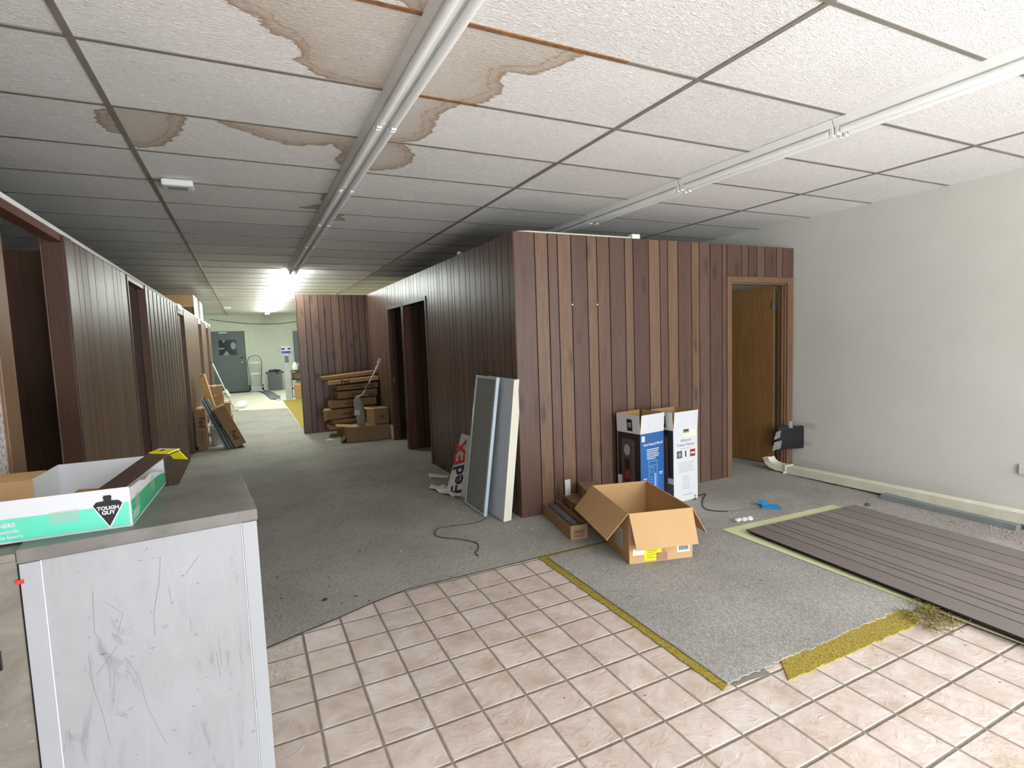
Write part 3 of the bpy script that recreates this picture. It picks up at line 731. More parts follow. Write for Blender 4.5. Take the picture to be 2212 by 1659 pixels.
b = MB(); b.prism([(0, .003), (.041, .078), (.036, .078), (0, .0098), (-.036, .078), (-.041, .078)], 0, .0004, X=fr((BX-.055, -.0019, 0), (1, 0, 0), (0, 0, 1))); obj('logo_outline', b, 'whiteprint', t)
b = MB(); Xd = fr((BX-.055, -.0019, 0), (1, 0, 0), (0, 0, 1))
b.prism([(0, .010), (.036, .076), (.028, .086), (.010, .088), (.009, .092), (.011, .098), (.008, .104), (-.008, .104), (-.011, .098), (-.009, .092), (-.010, .088), (-.028, .086), (-.036, .076)], 0, .0007, X=Xd); obj('logo_emblem', b, 'ink', t)
text('TOUGH', .0150, 'whiteprint', t, fr((BX-.055, -.0026, .061), (1, 0, 0), (0, 0, 1)), bold=.0006, align='CENTER', sx=1.0)
text('GUY', .0155, 'whiteprint', t, fr((BX-.055, -.0026, .047), (1, 0, 0), (0, 0, 1)), bold=.0006, align='CENTER', sx=1.05)
text('LINERS', .0165, 'whiteprint', t, fr((.088, -.0020, .047), (1, 0, 0), (0, 0, 1)), bold=.0005, align='RIGHT')
text('poubelle', .0135, 'whiteprint', t, fr((.094, -.0020, .030), (1, 0, 0), (0, 0, 1)), bold=.0003, align='RIGHT')
text('de basura', .0135, 'whiteprint', t, fr((.102, -.0020, .014), (1, 0, 0), (0, 0, 1)), bold=.0003, align='RIGHT')
b = MB(); decal(b, fr((0, -.0020, 0), (1, 0, 0), (0, 0, 1)), .165, .040, .235, .074); obj('packing_tape', b, 'tape', t)
b = MB(); b.box(BX-.004, BX+.001, -.001, .003, 0, BH); obj('corner_edge', b, 'whiteprint', t)
Xr = fr((BX, 0, 0), (0, 1, 0), (0, 0, 1))                       # right face, outward +x
panel3([(0, 0), (BD, 0), (BD, .052), (.50, .060), (.40, .082), (.30, .098), (.22, .094), (.14, .110), (.05, BH-.004), (0, BH)], .004, ['whiteprint', 'kraft'], t, 'side_panel', fr((BX-.004, 0, 0), (0, 1, 0), (0, 0, 1)))
b = MB(); b.prism([(.008, .006), (BD-.004, .006), (BD-.004, .045), (.45, .060), (.30, .070), (.008, .076)], 0, .0007, X=fr((BX+.0008, 0, 0), (0, 1, 0), (0, 0, 1))); obj('green_band', b, 'green', t)
b = MB()
for z in (.015, .022, .029, .036): decal(b, fr((BX+.0016, 0, 0), (0, 1, 0), (0, 0, 1)), .02, z, .10, z+.003)
obj('small_print', b, 'whiteprint', t)
for y in (.06, .30):
    b = MB(); decal(b, fr((BX+.0016, 0, 0), (0, 1, 0), (0, 0, 1)), y, .03, y+.05, .085); obj('packing_tape', b, 'tape', t)
b = MB(); b.box(.03, BX, BD-.004, BD, 0, BH); o = obj('back_panel', b, 'whiteprint', t)
b = MB(); b.slab([(.03, BD-.001, 0), (.03, BD-.001, BH), (.028, .33, BH-.002), (.028, .33, 0)], .004); obj('end_panel', b, 'whiteprint', t)
b = MB(); b.slab([(.028, .33, .0), (.028, .33, BH-.004), (-.15, .30, BH+.004), (-.15, .30, .03)], .004); obj('torn_flap', b, 'kraft', t)
b = MB(); b.slab([(.028, .36, BH-.004), (.024, .46, BH+.002), (-.20, .42, BH+.012), (-.20, .30, BH-.004)], .004); obj('torn_flap', b, 'kraft', t)
b = MB(); b.slab([(.06, .06, .012), (.30, .05, .012), (.32, .50, .010), (.10, .50, .030)], .003); o = obj('loose_liner', b, 'kraft_dark', t)
# bent brown strip with yellow price stickers lying in the tray
t = thing('plastic_strip', 'bent dark brown strip with yellow price stickers, lying in the tray', 'strip', (0, 0, 0))
pts = [(-.60, 2.06, 1.012), (-.55, 2.10, 1.022), (-.50, 2.16, 1.038), (-.45, 2.23, 1.064), (-.40, 2.30, 1.094), (-.355, 2.365, 1.122), (-.325, 2.41, 1.138), (-.295, 2.455, 1.142)]
b = MB(); dW = Vector((.036, -.030, 0))
for i in range(len(pts)-1):
    p, q = Vector(pts[i]), Vector(pts[i+1])
    b.slab([tuple(p+dW), tuple(q+dW), tuple(q-dW), tuple(p-dW)], .004)
obj('strip', b, 'darkstrip', t)
b = MB(); p, q = Vector(pts[6])+Vector((0, 0, .0015)), Vector(pts[7])+Vector((0, 0, .0015)); b.slab([tuple(p-dW*.9), tuple(p+dW), tuple(q+dW), tuple(q-dW*.9)], -.004); obj('price_sticker', b, 'yellow', t)
e = q; f_ = q+Vector((.026, .016, -.042))
b = MB(); b.slab([tuple(e+dW), tuple(f_+dW), tuple(f_-dW*.4), tuple(e-dW*.4)], .002); obj('price_sticker', b, 'yellow', t)
b = MB(); b.slab([tuple(e+dW+Vector((-.004, -.004, .004))), tuple(e+dW+Vector((.004, .002, .004))), tuple(e-dW+Vector((.004, .002, .004))), tuple(e-dW+Vector((-.004, -.004, .004)))], .002); obj('sticker_edge', b, 'white', t)
b = MB()
for i in range(7): b.box(-.012+i*.0034, -.0105+i*.0034, -.006, .006, 0, .0006, X=fr((pts[7][0]-.018, pts[7][1]-.022, pts[7][2]+.0058), (.55, .83, .05), (-.83, .55, 0)))
obj('barcode', b, 'ink', t)

# ------------------------------------------------------------------ cartons
def carton_body(t_, w_, d_, h_, mat, tape=True, bev=.004):
    b_ = MB(); b_.box(0, w_, 0, d_, 0, h_); obj('body', b_, mat, t_, bev=bev)
    if tape:
        b_ = MB(); b_.box(w_*.5-.025, w_*.5+.025, -.0006, d_+.0006, h_-.03, h_+.0006) if d_ >= w_ else b_.box(-.0006, w_+.0006, d_*.5-.025, d_*.5+.025, h_-.03, h_+.0006)
        obj('packing_tape', b_, 'kraft_dark' if mat != 'kraft_dark' else 'kraft', t_)
# large open carton
W_, D_, H_ = .452, .71, .342
t = thing('cardboard_carton', 'large open tan carton with yellow label standing on the light grey carpet', 'box', (2.173, 2.777, .0145), (0, 0, radians(-15.2)))
tk = .004
b = MB(); b.box(0, W_, 0, D_, 0, .004); obj('bottom', b, 'kraft', t)
b = MB(); b.box(0, W_, 0, tk, .004, H_); obj('front_panel', b, 'kraft', t)
b = MB(); b.box(0, W_, D_-tk, D_, .004, H_); obj('back_panel', b, 'kraft', t)
b = MB(); b.box(0, tk, tk, D_-tk, .004, H_); obj('side_panel', b, 'kraft', t)
b = MB(); b.box(W_-tk, W_, tk, D_-tk, .004, H_); obj('side_panel', b, 'kraft', t)
def flap(hx0, hx1, out, ang, ln, mat, parent, taper=.01, X=None, name='flap'):
    a_ = Vector(hx0); c_ = Vector(hx1); o_ = Vector(out); dn = o_*cos(ang)-Vector((0, 0, 1))*sin(ang); e_ = (c_-a_).normalized()*taper
    m_ = MB(); m_.slab([tuple(a_), tuple(c_), tuple(c_+dn*ln-e_), tuple(a_+dn*ln+e_)], .004); return obj(name, m_, mat, parent)
flap((0, 0, H_), (W_, 0, H_), (0, -1, 0), radians(66), .235, 'kraft_light', t)
flap((0, D_, H_), (0, 0, H_), (-1, 0, 0), radians(48), .225, 'kraft', t)
flap((W_, 0, H_), (W_, D_, H_), (1, 0, 0), radians(60), .225, 'kraft', t)
flap((W_, D_, H_), (0, D_, H_), (0, 1, 0), radians(80), .225, 'kraft', t)
Xf = fr((0, -.0002, 0), (1, 0, 0), (0, 0, 1))
b = MB(); decal(b, Xf, .105, .012, .225, .098); ylab = obj('yellow_label', b, 'yellow', t)
b = MB(); decal(b, Xf, .025, .055, .105, .100); obj('white_label', b, 'white', t)
b = MB(); decal(b, Xf, .34, .045, .43, .10); wlab = obj('white_label', b, 'white', t)
b = MB(); X2 = fr((0, -.0012, 0), (1, 0, 0), (0, 0, 1))
xx = .352
for i in range(14): wd = random.choice((.002, .003, .004)); decal(b, X2, xx, .058, xx+wd, .088, h=.0004); xx += wd+.002
obj('barcode', b, 'ink', wlab)
b = MB()
for z, x1 in ((.078, .20), (.066, .19), (.050, .21), (.036, .17), (.026, .20)): decal(b, X2, .125, z, x1, z+.003, h=.0004)
obj('handwriting', b, 'inkbrown', ylab)
Xl = fr((-.0002, D_, 0), (0, -1, 0), (0, 0, 1))
b = MB(); decal(b, Xl, .47, .06, .60, .20); slab_ = obj('shipping_label', b, 'lightboard', t)
b = MB()
for i in range(9): decal(b, fr((-.0012, D_, 0), (0, -1, 0), (0, 0, 1)), .48, .07+i*.014, .59-.02*(i % 3), .075+i*.014, h=.0004)
obj('label_print', b, 'inkgrey', slab_)
b = MB(); decal(b, Xf, .24, .004, .25, .13); b.box(.19, .27, -.0012, -.0003, .004, .06); obj('packing_tape', b, 'kraft_dark', t)

# long narrow open box with tube
t = thing('long_box', 'low narrow open brown box holding a grey tube, beside the big carton', 'box', (2.084, 3.356, .007), (0, 0, radians(-10.5)))
b = MB(); b.box(0, .137, 0, .80, 0, .004); obj('bottom', b, 'kraft_dark', t)
for q in ((0, .137, 0, .004, .004, .108), (0, .137, .796, .80, .004, .10), (0, .004, .004, .796, .004, .106), (.133, .137, .004, .796, .004, .11)):
    b = MB(); b.box(*q); obj('side_panel', b, 'kraft_dark', t)
b = MB(); Xq = fr((.068, -.0002, 0), (1, 0, 0), (0, 0, 1))
for q in ((-.04, .02, .04, .024), (-.04, .066, .04, .070), (-.04, .02, -.036, .07), (.036, .02, .04, .07), (-.03, .032, .03, .036), (-.03, .050, .03, .060)): decal(b, Xq, *q)
obj('stamp', b, 'inkbrown', t, label='dark brown printed stamp')
b = MB(); b.tube([(2.185, 3.42, .058), (2.30, 4.05, .058)], .040, 14); o = obj('metal_tube', b, 'alud', smooth=True); tag(o, 'grey ribbed metal tube lying in the low narrow brown box', 'tube')
# brown paper packages
def package(label, x, y, z, w_, d_, h_, rz, rx=0):
    b_ = MB(); crumple(b_, (0, 0, 0), w_/2, d_/2, h_/2, x*7, 3)
    o_ = obj('paper_package', b_, 'kraft_old', smooth=True); o_.location = (x, y, z+h_/2); o_.rotation_euler = (rx, 0, rz); tag(o_, label, 'package', 'brown paper packages'); return o_
def softbox(label, x, y, z, w_, d_, h_, rz):
    b_ = MB(); n = 6; bm = bmesh.new(); bmesh.ops.create_cube(bm, size=1); bmesh.ops.subdivide_edges(bm, edges=bm.edges, cuts=6, use_grid_fill=True)
    for v in bm.verts: 
        p = v.co; k = .012*noise.noise(p*4+Vector((x*9, y, z)))
        v.co = Vector((p.x*w_, p.y*d_, p.z*h_))*(1+k*3)
        q = Vector((abs(p.x), abs(p.y), abs(p.z))); rr = (q.x > .49)+(q.y > .49)+(q.z > .49)
        if rr >= 2: v.co *= .96
    b_.add([tuple(v.co) for v in bm.verts], [tuple(v.index for v in f.verts) for f in bm.faces]); bm.free()
    t_ = thing('paper_package', label, 'package', (x, y, z+h_/2), (0, 0, rz), 'brown paper packages')
    obj('wrapping', b_, 'kraft_old', t_, smooth=False)
    b_ = MB(); b_.box(-w_/2-.003, w_/2+.003, -.03, .02, -h_/2, h_/2+.004); obj('packing_tape', b_, 'kraft_dark', t_, bev=.01)
softbox('lower brown wrapped package behind the low narrow box', 2.475, 3.80, .008, .19, .60, .13, radians(-9))
softbox('upper brown wrapped package resting on another by the panelling', 2.545, 3.72, .142, .17, .42, .11, radians(-20))
b = MB(); b.box(0, .055, 0, .01, 0, .27); o = obj('white_board', b, 'lightboard'); o.location = (2.425, 3.966, .0065); o.rotation_euler = (radians(-2), 0, 0); tag(o, 'narrow white board standing behind the brown packages', 'board')

# ------------------------------------------------------------------ heater cartons
def heater(label, loc, rz, first):
    w_, d_, h_ = .30, .275, .655; fl_ = .165
    t_ = thing('heater_carton', label, 'box', loc, (0, 0, rz), 'tower heater cartons')
    b_ = MB(); b_.box(.001, w_-.001, .001, d_-.001, 0, h_-.14); obj('body', b_, 'kraft', t_)
    po = {}
    for nm_, q in (('front_panel', (0, w_, 0, .004)), ('back_panel', (0, w_, d_-.004, d_)), ('left_panel', (0, .004, .004, d_-.004)), ('right_panel', (w_-.004, w_, .004, d_-.004))):
        b_ = MB(); b_.box(q[0], q[1], q[2], q[3], 0, h_); po[nm_] = obj(nm_, b_, 'bluep' if (nm_ == 'front_panel' and first) else 'whiteprint' if nm_ == 'front_panel' else 'photodark' if nm_ == 'left_panel' else 'kraft', t_)
    tl = radians(4)
    def fp(q4, mats, nm_='flap'):
        m_ = MB(); m_.slab(q4, .002, 1); q5 = [Vector(p) for p in q4]; n_ = (q5[1]-q5[0]).cross(q5[2]-q5[1]).normalized()
        m_.slab([tuple(p+n_*.0018) for p in q5], .0015, 0); return obj(nm_, m_, mats, t_)
    o_ = .012
    fp([(0, 0, h_), (w_, 0, h_), (w_-.004, -o_, h_+fl_), (.004, -o_, h_+fl_)], ['whiteprint', 'kraft'])
    lf_ = fp([(0, d_, h_), (0, 0, h_), (-o_, .006, h_+fl_), (-o_, d_-.006, h_+fl_)], ['lightboard', 'kraft'])
    fp([(w_, d_, h_), (0, d_, h_), (.004, d_+.006, h_+fl_), (w_-.004, d_+.006, h_+fl_)], ['lightboard', 'kraft_light'])
    fp([(w_, 0, h_), (w_, d_, h_), (w_+.01, d_-.02, h_+fl_), (w_+.01, .02, h_+fl_)], ['lightboard', 'kraft_light'])
    F_ = lambda off_=0: fr((0, -.0002-off_, 0), (1, 0, 0), (0, 0, 1))
    G_ = lambda off_=0: fr((-.0002-off_, d_, 0), (0, -1, 0), (0, 0, 1))
    # left face photograph: dark room, tall heater with round fan and red glow, grey floor
    b_ = MB()
    for i_, q in enumerate(((.0, .0, d_, .17, 1), (.0, .17, .06, .26, 2), (.205, .13, d_, .22, 2))): decal(b_, G_(), *q[:4], m=q[4]-1)
    obj('photo_print', b_, ['photogrey', 'lightboard'], po['left_panel'])
    b_ = MB(); decal(b_, G_(.001), .055, .03, .185, .60); obj('photo_print', b_, 'photobrown', po['left_panel'])
    b_ = MB(); decal(b_, G_(.001), .185, .03, .205, .59); obj('photo_print', b_, 'photogrey', po['left_panel'])
    b_ = MB(); b_.prism([(.118+.036*cos(a_*.35), .50+.05*sin(a_*.35)) for a_ in range(18)], 0, .0008, X=G_(.002)); obj('photo_print', b_, 'inkgrey', po['left_panel'])
    b_ = MB(); decal(b_, G_(.002), .088, .10, .150, .42); obj('photo_print', b_, 'ink', po['left_panel'])
    b_ = MB()
    for z_ in (.13, .235): decal(b_, G_(.003), .096, z_, .118, z_+.085); decal(b_, G_(.003), .122, z_, .144, z_+.085)
    obj('photo_print', b_, 'photored', po['left_panel'])
    b_ = MB(); decal(b_, fr((-.0035, d_, h_), (0, -1, 0), (-.07, 0, 1)), .13, .02, .19, .125); fl2_ = obj('flap_label', b_, 'ink', lf_, label='black label on the grey flap')
    b_ = MB()
    for z_ in (.085, .070, .055): decal(b_, fr((-.0048, d_, h_), (0, -1, 0), (-.07, 0, 1)), .142, z_, .178, z_+.006)
    obj('flap_label_print', b_, 'whiteprint', lf_)
    if first:
        text('How Does It Work?', .030, 'whiteprint', po['front_panel'], fr((w_/2+.01, -.0008, .545), (1, 0, 0), (0, 0, 1)), bold=.0009, align='CENTER')
        b_ = MB()
        for i_ in range(6): decal(b_, F_(.0005), .075+.006*(i_ % 2), .505-i_*.0165, .235-.008*(i_ % 3)-(i_ == 5)*.03, .512-i_*.0165)
        obj('small_print', b_, 'whiteprint', po['front_panel'])
        b_ = MB(); decal(b_, F_(), .015, .585, .055, .635); obj('corner_badge', b_, 'whiteprint', po['front_panel'])
        b_ = MB()
        for q in ((.10, .36, .21, .364), (.10, .40, .21, .404), (.10, .05, .105, .40), (.205, .05, .21, .40), (.17, .06, .195, .29), (.12, .30, .165, .304), (.12, .345, .165, .349), (.12, .30, .124, .349), (.161, .30, .165, .349)): decal(b_, F_(.0004), *q)
        for i_ in range(9): decal(b_, F_(.0004), .125, .08+i_*.022, .150, .086+i_*.022)
        for s_ in (-1, 1):
            for i_ in range(4):
                x_ = .155+s_*.075; z_ = .14+i_*.035; b_.tube([(x_, -.001, z_), (x_+s_*.015, -.001, z_+.004), (x_+s_*.032, -.001, z_+.018)], .0012, 4)
        obj('airflow_diagram', b_, 'bluel', po['front_panel'])
        b_ = MB(); decal(b_, F_(.0004), .03, .25, .075, .258); decal(b_, F_(.0004), .03, .235, .07, .243); decal(b_, F_(.0004), .235, .285, .28, .293); decal(b_, F_(.0004), .235, .27, .275, .278); obj('small_print', b_, 'whiteprint', po['front_panel'])
    else:
        text('Infrared', .040, 'inkgrey', po['front_panel'], fr((w_/2, -.0008, .545), (1, 0, 0), (0, 0, 1)), bold=.0004, align='CENTER')
        text('Tower Heater', .040, 'inkgrey', po['front_panel'], fr((w_/2, -.0008, .505), (1, 0, 0), (0, 0, 1)), bold=.0004, align='CENTER', sx=.95)
        b_ = MB(); decal(b_, F_(), .12, .625, .19, .655, 0); obj('black_label', b_, 'ink', po['front_panel'])
        b_ = MB(); decal(b_, F_(), .115, .585, .285, .645); obj('paper_label', b_, 'cream', po['front_panel'])
        for x0_, m1_ in ((.04, 'photogrey'), (.205, 'photored')):
            b_ = MB(); decal(b_, F_(), x0_, .40, x0_+.065, .465); obj('photo_print', b_, m1_, po['front_panel'])
        b_ = MB(); b_.prism([(.0725+.018*cos(a_*.5), .432+.02*sin(a_*.5)) for a_ in range(13)], 0, .0008, X=F_(.001)); obj('photo_print', b_, 'inkgrey', po['front_panel'])
        b_ = MB(); b_.box(.142, .156, -.001, 0, .405, .46); obj('photo_print', b_, 'ink', po['front_panel'])
        b_ = MB(); decal(b_, F_(.0009), .213, .424, .262, .440); obj('photo_print', b_, 'whiteprint', po['front_panel'])
        b_ = MB()
        for i_ in range(7): decal(b_, F_(), .06+.004*(i_ % 2), .355-i_*.014, .255-.012*(i_ % 3), .358-i_*.014)
        for i_ in range(8): decal(b_, F_(), .105, .225-i_*.016, .20-.01*(i_ % 2), .228-i_*.016)
        decal(b_, F_(), .12, .055, .24, .060); decal(b_, F_(), .08, .48, .22, .484)
        obj('small_print', b_, 'inkgrey', po['front_panel'])
        b_ = MB(); decal(b_, F_(), .255, .015, .28, .04); obj('recycling_mark', b_, 'inkgrey', po['front_panel'])
    return t_
heater('tall open carton with a blue printed face and dark heater picture, against the panelling', (3.0, 3.655, .0065), radians(8), True)
heater('tall open carton with a white printed face, right-hand one of the two at the panelling', (3.338, 3.618, .0065), radians(3), False)

# ------------------------------------------------------------------ leaning boards at the corner of the office block
t = thing('framed_panel', 'grey panel in a blue-grey metal frame leaning on the corridor panelling', 'panel', (1.752, 4.19, .010), (0, radians(8.2), 0))
Lh, Lw = 1.20, .47
b = MB(); b.box(-.012, .004, .03, Lw-.03, .03, Lh-.025); obj('insert', b, 'greyscreen', t)
for q in ((-.018, .012, 0, .032, 0, Lh), (-.018, .012, Lw-.028, Lw, 0, Lh), (-.018, .012, .032, Lw-.028, 0, .02), (-.018, .012, .032, Lw-.028, Lh-.025, Lh)):
    b = MB(); b.box(*q); obj('frame_rail', b, 'alu', t, bev=.002)
b = MB()
for z in (.30, .6, .95): b.box(-.0205, -.0178, .010, .018, z, z+.012)
obj('screw', b, 'alud', t)
b = MB(); b.box(-.0205, -.0178, Lw-.022, Lw-.004, .78, .93); b.box(-.0205, -.0178, Lw-.022, Lw-.004, 1.02, 1.07); obj('tape_scrap', b, 'cream', t)
labs = ['pale blue faced board, front one of three leaning white boards at the corner', 'middle cream-edged board of the three leaning at the office corner', 'rear cream-edged board of the three, touching the panelling corner']
for i in range(3):
    t = thing('shelf_board', labs[i], 'board', (1.826+.026*i, 3.985+.004*i, .010), (0, radians(7.0), 0), 'leaning white boards')
    b = MB(); b.box(0, .0225, 0, .60, 0, 1.185+.004*i); obj('core', b, 'cream', t, bev=.001)
    b = MB(); b.box(-.0012, 0, 0.001, .599, 0.001, 1.183+.004*i); obj('face', b, 'paleblue', t)
# leaning courier sign
p0, p1, q0, q1 = Vector((1.716, 5.12, .007)), Vector((1.800, 4.79, .007)), Vector((1.990, 5.33, .545)), Vector((1.990, 5.05, .555))
t = thing('corrugated_sign', 'white courier sign with purple and red letters leaning beside the framed panel', 'sign', tuple(p0))
b = MB(); b.slab([(0, 0, 0), tuple(p1-p0), tuple(q1-p0), tuple(q0-p0)], .004); obj('board', b, 'paper', t)
xd = (q1-p1).normalized(); yd = -(p1-p0).normalized(); nrm = (p1-p0).cross(q1-p1).normalized(); yd = nrm.cross(xd).normalized()
Xs = fr(tuple((p1-p0)+nrm*.001+xd*.06+yd*.075), tuple(xd), tuple(yd))
text('Fed', .24, 'purple', t, Xs, bold=.006, sx=.85, label='dark purple letters')
text('EX', .24, 'red', t, Xs @ Matrix.Translation((.305, 0, 0)), bold=.006, sx=.85, label='red letters')
def sheet(name, pts_, mat, label, cat, h_=.012, seed=1, group=None):
    b_ = MB(); c_ = Vector((sum(p[0] for p in pts_)/len(pts_), sum(p[1] for p in pts_)/len(pts_), .008+h_*.8)); vs_ = [tuple(c_)]; rr_ = random.Random(seed)
    for i_ in range(len(pts_)):
        p_, q_ = Vector((*pts_[i_], 0)), Vector((*pts_[(i_+1) % len(pts_)], 0))
        for k_ in range(4):
            v_ = p_.lerp(q_, k_/4); vs_.append((v_.x, v_.y, .008+rr_.uniform(0, h_)))
    n_ = len(vs_)-1; b_.add(vs_, [(0, 1+i_, 1+(i_+1) % n_) for i_ in range(n_)])
    b_.add([(v_[0], v_[1], v_[2]-.0012) for v_ in vs_], [(0, 1+(i_+1) % n_, 1+i_) for i_ in range(n_)])
    o_ = obj(name, b_, mat); return tag(o_, label, cat, group)
sheet('paper_scrap', [(1.74, 5.73), (1.79, 5.94), (1.95, 5.72), (1.91, 5.60)], 'paper', 'flat pale paper strip on the carpet at the foot of the corridor panelling', 'paper', .01, 2)
sheet('paper_scrap', [(1.60, 5.32), (1.66, 5.42), (1.79, 5.29), (1.80, 5.05), (1.79, 4.82), (1.72, 4.86), (1.66, 5.05)], 'paper', 'crumpled cream paper lying under the leaning courier sign', 'paper', .03, 3)

# cables on the carpet
def cable(name, pts_, r_, mat, label):
    b_ = MB(); P_ = [Vector((x, y, .0065+r_)) for x, y in pts_]; out = []
    for i_ in range(len(P_)-1):
        a_, c_, d_, e_ = P_[max(i_-1, 0)], P_[i_], P_[i_+1], P_[min(i_+2, len(P_)-1)]
        for k_ in range(6):
            s_ = k_/6; out.append(.5*((2*c_)+(d_-a_)*s_+(2*a_-5*c_+4*d_-e_)*s_*s_+(-a_+3*c_-3*d_+e_)*s_**3))
    out.append(P_[-1]); b_.tube(out, r_, 6); return tag(obj(name, b_, mat, smooth=True), label, 'cable')
cable('floor_cable', [(1.736, 4.148), (1.628, 4.094), (1.451, 4.113), (1.318, 4.132), (1.245, 4.03), (1.251, 3.934), (1.362, 3.821), (1.449, 3.68), (1.426, 3.569), (1.372, 3.493), (1.371, 3.446)], .0045, 'cable', 'brown cable curling on the carpet in front of the leaning boards')
cable('floor_cable', [(3.56, 3.60), (3.664, 3.66), (3.771, 3.67), (3.60, 3.54), (3.47, 3.40), (3.454, 3.305), (3.579, 3.197), (3.80, 3.135), (3.87, 3.14)], .004, 'blackcable', 'thin black cable between the white-faced carton and the blue scrap')
b = MB(); b.slab([(3.83, 3.10, .018), (3.95, 3.00, .022), (3.99, 3.06, .03), (3.93, 3.18, .035)], .004); b.slab([(3.86, 3.12, .03), (3.90, 3.20, .05), (3.97, 3.20, .04), (3.93, 3.10, .034)], .003)
tag(obj('blue_scrap', b, 'bluecloth'), 'small bright blue plastic scrap on the carpet at the end of the black cable', 'scrap')
b = MB(); r6 = random.Random(8)
for i in range(3): crumple(b, (3.42+.05*i, 2.99-.015*i, .026), .03, .022, .014, i*3.1, 2)
tag(obj('crumpled_tissue', b, 'paper'), 'crumpled white tissue near the corner of the pale green sheet', 'tissue')
b = MB(); r7 = random.Random(12)
def chip(x, y, s_, z_=.0062):
    if (2.1 < x < 3.0 and 2.55 < y < 3.55) or (1.68 < x < 2.1 and 3.95 < y < 5.4): return
    a_ = r7.uniform(0, 3); b.prism([(x+s_*cos(a_+k*1.57)*r7.uniform(.5, 1), y+s_*sin(a_+k*1.57)*r7.uniform(.5, 1)) for k in range(4)], z_, z_+s_*.4)
for x, y, s_ in ((.912, 3.82, .009), (1.23, 5.72, .014), (1.25, 5.8, .01), (1.58, 4.45, .009), (1.62, 4.4, .007), (1.95, 3.72, .01), (1.88, 3.80, .008), (2.1, 3.72, .009), (1.3, 6.3, .009), (1.22, 6.4, .012)): chip(x, y, s_)
for i in range(45): chip(r7.gauss(1.55, .25), r7.gauss(4.9, .8), r7.uniform(.003, .007))
for i in range(25): chip(r7.uniform(1.9, 3.1), r7.uniform(1.8, 3.0), r7.uniform(.002, .005), .0142)
tag(obj('plaster_crumbs', b, 'paper'), 'scattered small white crumbs on the carpets', 'crumbs', kind='stuff')
b = MB()
for i in range(2200):
    y = r7.uniform(1.3, 2.9); x = r7.uniform(4.62, 4.93)
    if r7.random() < (y-1.3)/1.3: continue
    chip(x, y, r7.uniform(.002, .009), .0145)
M['pinkdebris'] = pm('pinkish_rubble', L(168, 148, 140), .9, var=.3, vs=40)
tag(obj('floor_rubble', b, 'pinkdebris'), 'pinkish crumbled rubble between the loose sheets and the gutter pipe', 'rubble', kind='stuff')
b = MB(); r8 = random.Random(2)
for i in range(60):
    x, y = r8.uniform(-.2, 1.6), r8.uniform(3.1, 7); s_ = r8.uniform(.003, .009); b.prism([(x-s_, y), (x, y-s_), (x+s_, y), (x, y+s_)], .0061, .0068+s_*.2)
b.prism([(.30, 3.31), (.325, 3.30), (.34, 3.325), (.32, 3.345)], .0061, .009)
tag(obj('dirt_specks', b, 'ink'), 'small dark specks of dirt on the corridor carpet', 'dirt', kind='stuff')
b = MB(); r8 = random.Random(6)
for i in range(40):
    x, y = r8.uniform(.3, 4.5), r8.uniform(.6, 2.9)
    if x > 1.7 and y > 1.45: continue
    s_ = r8.uniform(.002, .005); b.prism([(x-s_, y), (x, y-s_), (x+s_, y), (x, y+s_)], .0005, .0015)
tag(obj('dirt_specks', b, 'inkbrown'), 'tiny brown specks on the beige floor tiles', 'dirt', kind='stuff')

# ------------------------------------------------------------------ loose sheets on the floor
b = MB(); b.prism([(3.165, 2.915), (4.395, 2.85), (4.39, .42), (3.175, .48)], .0145, .020)
tag(obj('wall_sheet', b, 'palegreen'), 'pale yellow-green board lying lowest under the dark loose panelling', 'board')
def loose(name_lab, x0, y1, z, tones, rot, seed):
    t_ = thing('panelling_sheet', name_lab, 'panel', (x0, y1, z), rot, 'loose panelling sheets')
    m_ = MB(); m_.box(0, 1.20, -2.44, 0, 0, .004, 1); s_ = 0; r_ = random.Random(seed)
    ws = [.15, .10, .06, .11, .155, .10, .08, .13, .155, .16]
    for i_, w_ in enumerate(ws):
        e_ = min(1.20, s_+w_); m_.box(s_+.0045, e_-.0045, -2.44, 0, .004, .0065, 0, r_.uniform(*tones)); s_ = e_
    obj('grooved_face', m_, ['panel_floor', 'groove'], t_)
    return t_
loose('dark grooved panelling sheet, lowest of the loose stack on the pale board', 3.275, 2.74, .0210, (.2, .6), (0, 0, radians(-3.0)), 1)
loose('dark grooved panelling sheet sandwiched in the middle of the loose stack', 3.262, 2.755, .0305, (.2, .6), (0, radians(-.15), radians(-3.4)), 2)
loose('greyish brown grooved panelling sheet lying on top of the loose stack', 3.245, 2.765, .043, (.1, .9), (radians(-.1), radians(-.12), radians(-3.2)), 3)
b = MB(); crumple(b, (4.47, 2.61, .07), .03, .02, .012, 4, 2); tag(obj('wood_splinter', b, 'darkstrip'), 'small dark splinter at the far corner of the loose panelling', 'splinter')

# ------------------------------------------------------------------ gutter pipes along the right wall
def corr(mb, x0, x1, z0, z1, y0, y1, n=4, sk=0, skz=0):
    # rectangular pipe with ribbed top and side
    prof = []
    for i in range(n*2+1): prof.append((x0+(x1-x0)*i/(n*2), z1-(.006 if i % 2 else 0)))
    prof += [(x1, z0)]; prof += [(x0, z0)]
    k = len(prof); vs = [(p[0]+sk, y0, p[1]+skz) for p in prof]+[(p[0], y1, p[1]) for p in prof]
    fs = [tuple(range(k)), tuple(range(2*k-1, k-1, -1))]+[(i, k+i, k+(i+1) % k, (i+1) % k) for i in range(k)]
    mb.add(vs, fs)
t = thing('downspout', 'long cream gutter pipe with a raised elbow lying along the grey wall', 'gutter pipe')
b = MB(); corr(b, 5.015, 5.12, .0085, .085, 1.78, 3.80, 4, -.06, .049); obj('pipe', b, 'creampipe', t)
